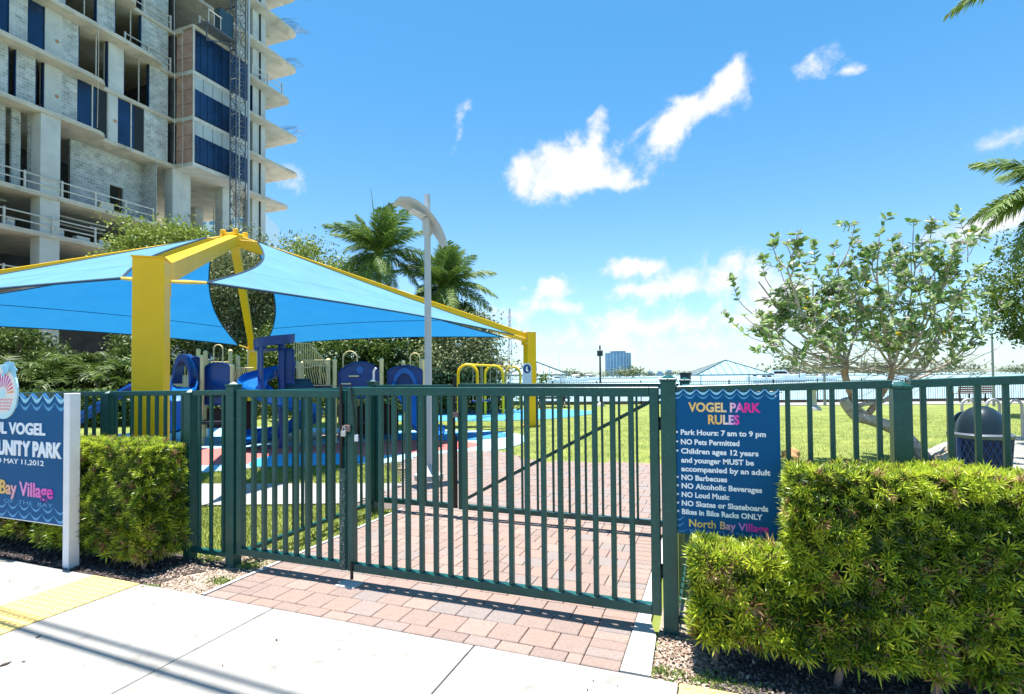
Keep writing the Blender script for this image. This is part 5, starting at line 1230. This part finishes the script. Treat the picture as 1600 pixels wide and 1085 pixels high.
# boats
M_boat=mat('white hull',(.75,.76,.78),.3,var=.03)
def boat(label,px,d,L,mast=0,yw=0,py=588.5):
    q=P(px,588,d); t=thing('boat',(q.x,q.y,-.95),label,'boat','boats moored on the bay'); u=RT; v=FW; z=-.95
    def at(a,b,c): p=Vector((q.x,q.y,z))+u*a*L+v*b*L*.28; p.z=z+c*L; return p
    mb=MB(); sec=[(-.5,.38,.15),(-.25,.5,.145),(.15,.45,.15),(.38,.22,.17),(.5,.01,.19)]
    for (s,w,h) in sec: mb.v+=[at(s,-w,h),at(s,-w*.7,-.02),at(s,w*.7,-.02),at(s,w,h)]
    for i in range(4):
        for k in range(4): a_=i*4+k; b_=i*4+(k+1)%4; mb.f.append((a_,b_,b_+4,a_+4))
    mb.f+=[(0,1,2,3),(19,18,17,16)]; mb.build('hull',M_boat,t)
    mb=MB(); P8=[at(-.3,-.3,.15),at(.15,-.3,.15),at(.15,.3,.15),at(-.3,.3,.15),at(-.26,-.25,.26),at(.05,-.25,.26),at(.05,.25,.26),at(-.26,.25,.26)]; mb.v=P8; mb.f=[(0,1,2,3),(4,5,6,7),(0,1,5,4),(1,2,6,5),(2,3,7,6),(3,0,4,7)]; cb=mb.build('cabin',M_boat,t)
    mb=MB(); mb.v=[at(-.22,-.31,.18),at(.08,-.31,.18),at(.04,-.29,.23),at(-.2,-.29,.23)]; mb.f=[(0,1,2,3)]; mb.build('cabin_window',M_dark,cb)
    if mast: mb=MB(); mb.tube([at(0,0,.15),at(0,0,mast)],.07,5); mb.tube([at(0,0,.35),at(-.4,0,.33)],.05,4); mb.build('mast',M_chrome,t)
boat('white motor yacht left of the leaning tree beyond the railing',1222,160,14); boat('sailboat with bare mast between the sign and the leaning tree',1252,190,9,1.1); boat('sailboat mast just left of the tree trunk',1290,210,9,1.2); boat('small white boat right of the pavilion',1200,150,9)
boat('sailboat with a tall bare mast beyond the left pavilion',874,210,9,1.2); boat('sailboat with a short mast left of the dark pole',905,230,8,1.0); boat('far sailboat mast between the other two left of the pole',925,300,9,.8); boat('white boat low on the water behind the tree crown',1420,230,11); boat('sailboat mast right above the pavilion roof',1183,220,9,.9); boat('far sailboat mast behind the left part of the leaning crown',1312,260,9,.9)

# ------------------------------------------------------------------ concrete tower under construction
M_tc=mat('raw slab concrete',(.50,.44,.36),.9,var=.16,scale=.8,bump=.4,bscale=6,dirt=((.20,.16,.12),.75,.9),detail=9)
M_tcol=mat('raw column concrete',(.50,.50,.48),.9,var=.10,scale=.9,dirt=((.25,.24,.22),.4,1.2),detail=9)
def cmu():
    m=bpy.data.materials.new('concrete block wall'); m.use_nodes=True; nt=m.node_tree; b=nt.nodes['Principled BSDF']; b.inputs['Roughness'].default_value=.95
    tc=nt.nodes.new('ShaderNodeTexCoord'); sp_=nt.nodes.new('ShaderNodeSeparateXYZ'); cb=nt.nodes.new('ShaderNodeCombineXYZ'); ad=nt.nodes.new('ShaderNodeMath'); ad.operation='ADD'
    L=nt.links.new; L(tc.outputs['Object'],sp_.inputs[0]); L(sp_.outputs[0],ad.inputs[0]); L(sp_.outputs[1],ad.inputs[1]); L(ad.outputs[0],cb.inputs[0]); L(sp_.outputs[2],cb.inputs[1])
    br=nt.nodes.new('ShaderNodeTexBrick'); br.inputs['Color1'].default_value=(.30,.31,.31,1); br.inputs['Color2'].default_value=(.46,.46,.45,1); br.inputs['Mortar'].default_value=(.56,.58,.57,1); br.inputs['Scale'].default_value=1; br.inputs['Mortar Size'].default_value=.014; br.inputs['Brick Width'].default_value=.41; br.inputs['Row Height'].default_value=.205
    L(cb.outputs[0],br.inputs['Vector']); nz=nt.nodes.new('ShaderNodeTexNoise'); nz.inputs['Scale'].default_value=1.6; nz.inputs['Detail'].default_value=8; L(tc.outputs['Object'],nz.inputs['Vector'])
    mx=nt.nodes.new('ShaderNodeMix'); mx.data_type='RGBA'; mx.blend_type='OVERLAY'; mx.inputs[0].default_value=.6; L(br.outputs['Color'],mx.inputs[6]); L(nz.outputs['Fac'],mx.inputs[7]); L(mx.outputs[2],b.inputs['Base Color']); return m
M_cmu=cmu(); M_ply=mat('reddish plywood form',(.42,.25,.19),.8,var=.2,scale=1.2,dirt=((.52,.46,.42),.7,1.5)); M_navy=mat('navy glass film',(.004,.024,.075),.2,var=.4,scale=.5,spec=.5)
M_steel_=mat('dark prop steel',(.10,.10,.11),.6); M_pipe=mat('pale pipe rail',(.50,.48,.44),.6); M_edge=mat('pale slab edge',(.52,.50,.47),.9,var=.15,scale=1.5,dirt=((.18,.17,.16),.8,3))
M_corew=mat('inner block wall in painted shade',(.075,.075,.08),.95,var=.3,scale=1)  # block wall colour darkened so the tower's inside looks unlit
tw=thing('concrete_tower',(-44,30,0),'unfinished concrete high rise with block walls and blue glass, upper left','building')
def yw(px,X=-40,py=250): return PX(px,py,X).y
def rounded(x0,x1,y0,y1,r=.9):
    pts=[(x1,y0),(x0,y0)]
    pts=[(x1,y0),(x0,y0),(x0,y1)]
    arc=[(x1-r+r*math.sin(t),y1-r+r*math.cos(t)) for t in np.linspace(0,math.pi/2,7)]
    return [(x1,y0),(x0,y0),(x0,y1)]+arc
SL=[(7.1,-39,42),(10.5,-39,42.6),(13.0,-39,42.7),(18.3,-39,42.0),(21.95,-39,43.3),(25.6,-39,43.3),(29.0,-39,42.2),(32.6,-39,43.1),(36.3,-39,43.1),(40.0,-39,43),(43.5,-39,42)]
for i,(z,x1,ye) in enumerate(SL):
    mb=MB(); th=.26
    if z<18: mb.prism(rounded(-56,x1,6,ye),z,z+th); mb.build('floor_slab',M_tc,tw)
    else:
        yb=[24.9,24.9,29,27.0,26.0,27.2,26.4,26.4][SL.index((z,x1,ye))-3]     # where the balcony edge steps back towards the wall
        arc=[(-39-.9+.9*math.sin(t)+.0,yb-.9+.9*math.cos(t)) for t in np.linspace(math.pi/2,0,6)]
        fr=[(-56,6),(-39,6)]+arc+[(-39.85,yb),(-39.85,30.2),(-39.1,30.2),(-39.1,35.8)]
        arc2=[(-39-.9+.9*math.sin(t),ye-.9+.9*math.cos(t)) for t in np.linspace(math.pi/2,0,6)]
        fr+=[(-39,36.2)]+arc2+[(-56,ye)]
        mb.prism(fr,z,z+th); mb.build('floor_slab',M_tc,tw)
    mb=MB(); mb.box((-39.04,6,z+th-.06),(-38.985,(yb-1.2 if z>=18 else ye-1.2),z+th+.02)); mb.build('slab_edge',M_edge,tw)
def win(y0,y1,z0,z1,X,kind):
    if kind=='g':
        mb=MB(); mb.box((X-.12,y0,z0),(X-.06,y1,z1)); w=mb.build('window',M_navy,tw)
        n=max(1,int(round((y1-y0)/1.1)))
        for k in range(n+1): y=y0+(y1-y0)*k/n; mb=MB(); mb.box((X-.13,y-.04,z0),(X-.02,y+.04,z1)); mb.build('mullion',M_edge if n>1 else M_navy,w)
        if n>1:
            mb=MB(); mb.box((X-.2,y0+(y1-y0)*.62,z0+.05),(X-.055,y1-.05,z1-.05)); mb.build('dark_pane',M_dark,w)
    else:
        mb=MB(); mb.box((X-.25,y0,z0),(X-.02,y0+.06,z1)); mb.box((X-.25,y1-.06,z0),(X-.02,y1,z1)); f=mb.build('opening_frame',M_navy,tw)
        if y1-y0>1.2: mb=MB(); mb.box((X-.15,y0+(y1-y0)*.6,z0),(X-.08,y0+(y1-y0)*.6+.05,z1)); mb.build('pole',M_pipe,f)
def seg(z0,z1,lst,X=-40,py=None):
    for (a,b,k) in lst:
        y0,y1=yw(a,X),yw(b,X)
        if k=='w': mb=MB(); mb.box((X-.2,y0,z0),(X,y1,z1)); mb.build('block_wall',M_cmu,tw)
        elif k=='c': mb=MB(); mb.box((X-.5,y0,z0),(X+.04,y1,z1)); mb.build('pier',M_tcol,tw)
        else: win(y0,y1,z0,z1,X,k)
        if k=='c' and z0>18:
            for q in (.3,.7):
                if random.random()<.5:
                    mb=MB(); cc=Vector((X+.05,y0+(y1-y0)*q,z0+(z1-z0)*.45)); mb.extr([cc+Vector((0,.13*math.cos(t)*(1+.3*math.sin(3*t)),.13*math.sin(t))) for t in np.linspace(0,2*math.pi,9)[:-1]],(.004,0,0)); mb.build('rust_mark',mat('rust patch',(.42,.22,.13),.9),tw)
segA=[(-300,-40,'w'),(-40,12,'g'),(12,41,'w'),(41,68,'g'),(68,95,'c'),(95,121,'w'),(121,168,'o'),(168,192,'c'),(192,233,'o'),(233,262,'w')]
segB=[(-300,11,'w'),(11,24,'o'),(24,54,'w'),(54,68,'o'),(68,95,'c'),(95,119,'w'),(119,168,'g'),(168,183,'c'),(183,226,'g'),(226,262,'w')]
segU=[(-300,20,'w'),(20,60,'g'),(60,100,'w'),(100,150,'o'),(150,178,'w'),(178,220,'o'),(220,262,'w')]
seg(18.56,21.95,segB); seg(22.21,25.6,segA); seg(25.86,29,segU); seg(29.26,32.6,segU); seg(32.86,36.3,segA); seg(36.56,40,segU)
# double height floor
seg(13.26,18.3,[(-300,8,'w'),(18,32,'w'),(45,64,'w')],X=-40.2); seg(13.26,18.3,[(110,172,'w'),(193,222,'w')],X=-41.6); seg(16.0,18.3,[(172,193,'w')],X=-41.6)
mb=MB(); mb.box((-41.6,yw(222,-41.6),13.26),(-40,yw(245),18.3)); mb.build('block_wall',M_cmu,tw)
for (z0,z1) in ((0,7.1),(7.36,10.5),(10.76,13.0),(13.26,18.3)):
    for (a,b) in ((64,95),(-90,-50),(-300,-250)): mb=MB(); mb.box((-40.1,yw(a,-39.1),z0),(-39.15,yw(b,-39.1),z1)); mb.build('column',M_tcol,tw)
for (z0,z1) in ((0,7.1),(7.36,10.5),(10.76,13.0),(13.26,18.3)):
    for (a,b) in ((270,298),(348,364)): mb=MB(); mb.box((-40.9,yw(a),z0),(-40,yw(b),z1)); mb.build('column',M_tcol,tw)
    for y in (24,31,38): mb=MB(); mb.box((-48,y,z0),(-47.2,y+.9,z1)); mb.build('column',M_tcol,tw)
zz=[0]+[s[0]+.26 for s in SL]
for i in range(len(SL)):
    mb=MB(); mb.box((-41.3,38.2,zz[i]),(-40.1,39.75,SL[i][0])); c_=mb.build('column',M_tcol,tw)
    mb=MB(); mb.box((-40.1,38.95,zz[i]),(-40.02,39.1,SL[i][0])); mb.build('column_dark_strip',M_dark,c_)  # raised black strip, its colour stands in for a groove's shade
# core walls, their dark colour painting in the shade inside
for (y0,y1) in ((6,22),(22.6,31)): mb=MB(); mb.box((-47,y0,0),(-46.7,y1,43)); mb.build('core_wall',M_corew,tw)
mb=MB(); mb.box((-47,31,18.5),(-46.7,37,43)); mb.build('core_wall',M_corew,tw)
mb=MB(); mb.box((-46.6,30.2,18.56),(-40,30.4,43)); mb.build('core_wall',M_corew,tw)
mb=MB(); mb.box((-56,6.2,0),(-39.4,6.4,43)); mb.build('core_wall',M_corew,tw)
# right hand bays
for (z0,z1,k) in ((22.21,25.6,'w2'),(25.86,29,'o'),(18.56,21.95,'w2'),(29.26,32.6,'w2'),(32.86,36.3,'w2')):
    if k=='o': win(36.8,38.2,z0,z1,-40.1,'o'); mb=MB(); mb.box((-44,36.8,z0),(-43.8,38.2,z1)); mb.build('block_wall',M_cmu,tw)
    else: mb=MB(); mb.box((-40.5,36.6,z0),(-40.3,37.7,z1)); mb.build('block_wall',M_cmu,tw)
# projecting bay with blue glass
BX=-38.0; Y0,Y1=30.4,35.7
levels=[(18.56,21.95,True),(22.21,25.6,True),(25.86,29.26,False)]
for (z0,z1,pn) in levels:
    for k in range(3):
        a=z0-.02+(z1-z0)*k/3; b=z0+(z1-z0)*(k+1)/3-.06; mb=MB(); mb.box((-39.84,Y0,a),(BX-.02,Y0+.15,b)); mb.build('form_panel',M_ply,tw)
    mb=MB(); mb.box((-39.9,Y0+.16,z0),(-39.7,Y1,z1)); mb.build('back_panel',M_dark,tw)
    zt=z0+2.25 if pn else z1-.05
    mb=MB(); mb.box((BX-.1,Y0,z0+.15),(BX-.05,Y1,zt)); w=mb.build('window_band',M_navy,tw)
    for k in range(9): y=Y0+(Y1-Y0)*k/8; mb=MB(); mb.box((BX-.06,y-.03,z0+.15),(BX-.02,y+.03,zt)); mb.build('mullion',M_navy,w)
    if pn:
        for k in range(6):
            y=Y0+.05+(Y1-Y0)*k/6; mb=MB(); mb.box((BX-.12,y,zt+.02),(BX-.04,y+(Y1-Y0)/6-.06,z1)); mb.build('spandrel_panel',mat('grey spandrel',(.36,.40,.42),.8,var=.1,scale=1),tw)
    mb=MB(); mb.box((-39.9,Y0-.1,z0-.30),(BX+.06,Y1+.1,z0)); mb.build('bay_slab',M_edge,tw)
mb=MB(); mb.box((-39.9,Y0-.1,29.27),(BX+.06,Y1+.1,29.5)); mb.build('bay_slab',M_tc,tw)
mb=MB(); mb.box((BX-.02,Y0-.06,18.4),(BX+.05,Y0+.05,29.4)); mb.build('corner_trim',M_edge,tw)
# rails and rebar
def prail(z,y0,y1,X=-39.1,n=6,posts=True):
    for h in (.5,1.0): mb=MB(); mb.tube([(X,y0,z+h),(X,y1,z+h)],.045,5); mb.build('guard_rail',M_pipe,tw)
    for k in range(n): y=y0+(y1-y0)*k/(n-1); mb=MB(); mb.box((X-.05,y-.05,z),(X+.05,y+.05,z+1.1)); mb.build('guard_post',M_pipe,tw)
prail(13.26,14,28,n=8); prail(10.76,14,24,n=5); prail(7.36,14,24,n=5); prail(29.26,23.5,29.9,-39.9,4); prail(25.86,26.4,29.9,-39.9,3); prail(29.26,37.2,40.8,n=3); prail(29.5,31,34,-38.1,3); prail(32.86,27,29.9,-39.9,3)
mb=MB()
for k in range(70):
    y=random.uniform(40.5,43); x=-39.2+random.uniform(-.4,.2); z=random.choice((25.86,32.86,36.56,36.56,40.2)); L_=random.uniform(1.0,2.2)
    mb.tube([(x,y,z),(x+.25,y+L_*.5,z+.35*L_),(x+.3,y+L_,z+.5*L_+random.uniform(-.3,.3))],.013,3,False)
o=mb.build('rebar',mat('thin grey rebar',(.14,.17,.20),.7),tw); o['kind']='stuff'
# exposed pipes under the garage ceiling
for (z,y0,y1,x) in ((12.6,22.5,26,-41),(12.3,23,27,-42),(12.7,16,20,-41),(12.2,24.5,25.5,-40.5)): mb=MB(); mb.tube([(x,y0,z),(x+.3,(y0+y1)/2,z-.1),(x,y1,z)],.07,6); mb.build('pipe',M_pipe,tw)
for k in range(46):
    zi=random.choice([2,3,4,5,6,7,8]); z0=SL[zi][0]+.26; z1=SL[zi+1][0]; y=random.uniform(15,40); x=random.uniform(-46,-41.8)
    mb=MB(); mb.tube([(x,y,z0),(x,y,z1)],.05,5); mb.build('shoring_prop',random.choice((M_pipe,M_steel_,M_ply)),tw)
for (y,z0,z1) in ((29.4,13.3,33),(23.9,18.6,29),(30.1,13.3,29)): mb=MB(); mb.tube([(-38.8,y,z0),(-38.8,y+.05,(z0+z1)/2),(-38.85,y,z1)],.02,4); mb.build('hanging_cable',M_pipe,tw)
for k in range(9):
    y=random.uniform(15,28); z=random.choice((13.26,10.76)); w=random.uniform(.3,.9); mb=MB(); mb.box((-39.7,y,z),(-39.2,y+w,z+random.uniform(.2,.6))); mb.build('stacked_block',random.choice((M_cmu,M_ply,M_pipe)),tw)
# hoist mast
hm=thing('hoist_mast',(-37.1,33.8,0),'dark lattice hoist mast standing in front of the concrete tower','hoist')
M_steel=mat('dark galvanised lattice',(.12,.13,.15),.5,metal=.4); mx0,mx1,my0,my1=-37.4,-36.75,33.3,34.25
for x in (mx0,mx1):
    for y in (my0,my1): mb=MB(); mb.tube([(x,y,0),(x,y,46)],.055,6); mb.build('mast_leg',M_steel,hm)
mb=MB(); z=.2; k=0
while z<44:
    A_=[(mx0,my0),(mx1,my0),(mx1,my1),(mx0,my1)]
    for j in range(4):
        a=A_[j];b=A_[(j+1)%4]; 
        mb.tube([(*a,z),(*b,z)],.028,3,False)
        mb.tube([(*a,z),(*b,z+.75)],.026,3,False) if (k+j)%2 else mb.tube([(*b,z),(*a,z+.75)],.026,3,False)
    z+=.75;k+=1
o=mb.build('lattice',M_steel,hm); o['kind']='stuff'
mb=MB(); mb.tube([(-36.8,34.62,0),(-36.8,34.62,46)],.10,8); mb.build('riser_pipe',mat('pale riser pipe',(.42,.45,.48),.5),hm,smooth=True)
mb=MB(); mb.tube([(-36.95,33.8,0),(-36.95,33.8,46)],.05,6); mb.build('guide_rail',M_pipe,hm)
for z in (14,18.4,22,25.7,29.3,33): mb=MB(); mb.beam((-39,33.8,z),(-37.4,33.8,z),.1,.1); mb.build('tie_bar',M_steel,hm)
hc=thing('hoist_platform',(-37.2,32.6,29.6),'dark hoist platform with cage beside the mast near the top of the tower','hoist platform')
mb=MB(); mb.box((-37.9,30.6,29.5),(-36.8,33.25,29.62)); mb.build('platform',M_steel,hc); mb=MB(); mb.box((-37.6,31.9,29.62),(-36.95,33.2,31.6)); mb.build('cage',mat('dark cage glass',(.03,.06,.08),.3),hc)
for y in (30.7,31.2,31.8): mb=MB(); mb.tube([(-36.75,y,29.62),(-36.75,y,30.7)],.04,5); mb.build('rail_post',M_pipe,hc)
mb=MB(); mb.tube([(-36.75,30.7,30.6),(-36.75,31.9,30.6)],.04,5); mb.build('rail',M_pipe,hc)
mb=MB(); mb.beam((-37.2,33.2,29.4),(-37.2,30.9,28.4),.08,.08); mb.beam((-37.2,30.9,28.4),(-37.2,30.9,29.5),.08,.08); mb.build('strut',M_steel,hc)
# distant white residential block seen through the open storeys
a=P(360,560,150); dbx=thing('far_block',(a.x,a.y,0),'pale distant apartment block glimpsed through the open lower storeys of the tower','building')
M_ow=mat('pale far facade',(.62,.66,.70),.8); b0=P(250,588,150); b1=P(412,588,150)
mb=MB(); mb.prism([(b0.x,b0.y),(b1.x,b1.y),(b1.x-8,b1.y+14),(b0.x-8,b0.y+14)],0,48); w_=mb.build('facade',M_ow,dbx)
u=(b1-b0); u.z=0; un=u.normalized(); nn_=Vector((un.y,-un.x,0))
for i in range(11):
    for j in range(13):
        c=Vector((b0.x,b0.y,0))+un*(u.length*(i+.5)/11)+nn_*.05; z=4+j*3.4; mb=MB(); mb.extr([c-un*.8+Vector((0,0,z)),c+un*.8+Vector((0,0,z)),c+un*.8+Vector((0,0,z+1.7)),c-un*.8+Vector((0,0,z+1.7))],-nn_*.08); mb.build('window',M_glass,w_)

# ------------------------------------------------------------------ overhead power lines above the sidewalk
def line(label,z,p0,p1,r):
    # straight span whose shadow falls across the sidewalk
    off=Vector((SUN.x,SUN.y,0))*(z/SUN.z); a=Vector((*p0,0))+off; b=Vector((*p1,0))+off; d=(b-a).normalized(); A_=a-d*22; B_=b+d*22
    t=thing('power_line',(a.x,a.y,z),label,'power line','overhead lines above the sidewalk'); pts=[A_.lerp(B_,k/20)+Vector((0,0,z+.0004*(k-10)**2*10)) for k in range(21)]
    mb=MB(); mb.tube(pts,r,8); mb.build('cable',M_dark,t,smooth=True)
line('thick overhead cable whose soft shadow crosses the sidewalk nearer the gate',6.5,(-4.38,2.199),(-2.33,2.12),.019)
line('second overhead cable whose darker shadow crosses the sidewalk nearer the street',5.5,(-4.2,2.09),(-2.26,2.015),.024)
# leaves lying on the sidewalk
mb=MB()
SCR=['large dark scrap at the left edge of the sidewalk','tiny dark speck beside the large scrap at the left edge','small leaf lying between the cable shadows and the drive','small leaf at the slab joint on the sidewalk','curled leaf on the cable shadow near the yellow strip','speck on the sidewalk behind the yellow strip','tiny speck in the middle of the left slab','dark speck at the bottom of the sidewalk right of the middle','smaller speck just above the dark bottom one','lone tiny speck right of the two bottom ones','speck near the right yellow strip','speck close to the paver edge by the slab joint']
for (px,py,s),sl_ in zip(((8,1038,.05),(37,1034,.018),(432,1000,.022),(348,1040,.014),(60,995,.03),(15,908,.014),(240,945,.01),(918,1078,.012),(927,1064,.009),(965,1072,.008),(1110,1070,.009),(530,1015,.01)),SCR):
    q=G(px,py,.004); a=random.uniform(0,3.1); u=Vector((math.cos(a),math.sin(a),0)); v=Vector((-u.y,u.x,0)); mb=MB(); mb.extr([q-u*s*.6,q-u*s*.1+v*s*.25,q+u*s*.6,q+u*s*.05-v*s*.25],(0,0,.0025)); o=mb.build('dead_leaf',M_leafd); props(o,sl_,'leaf','scraps on the sidewalk')
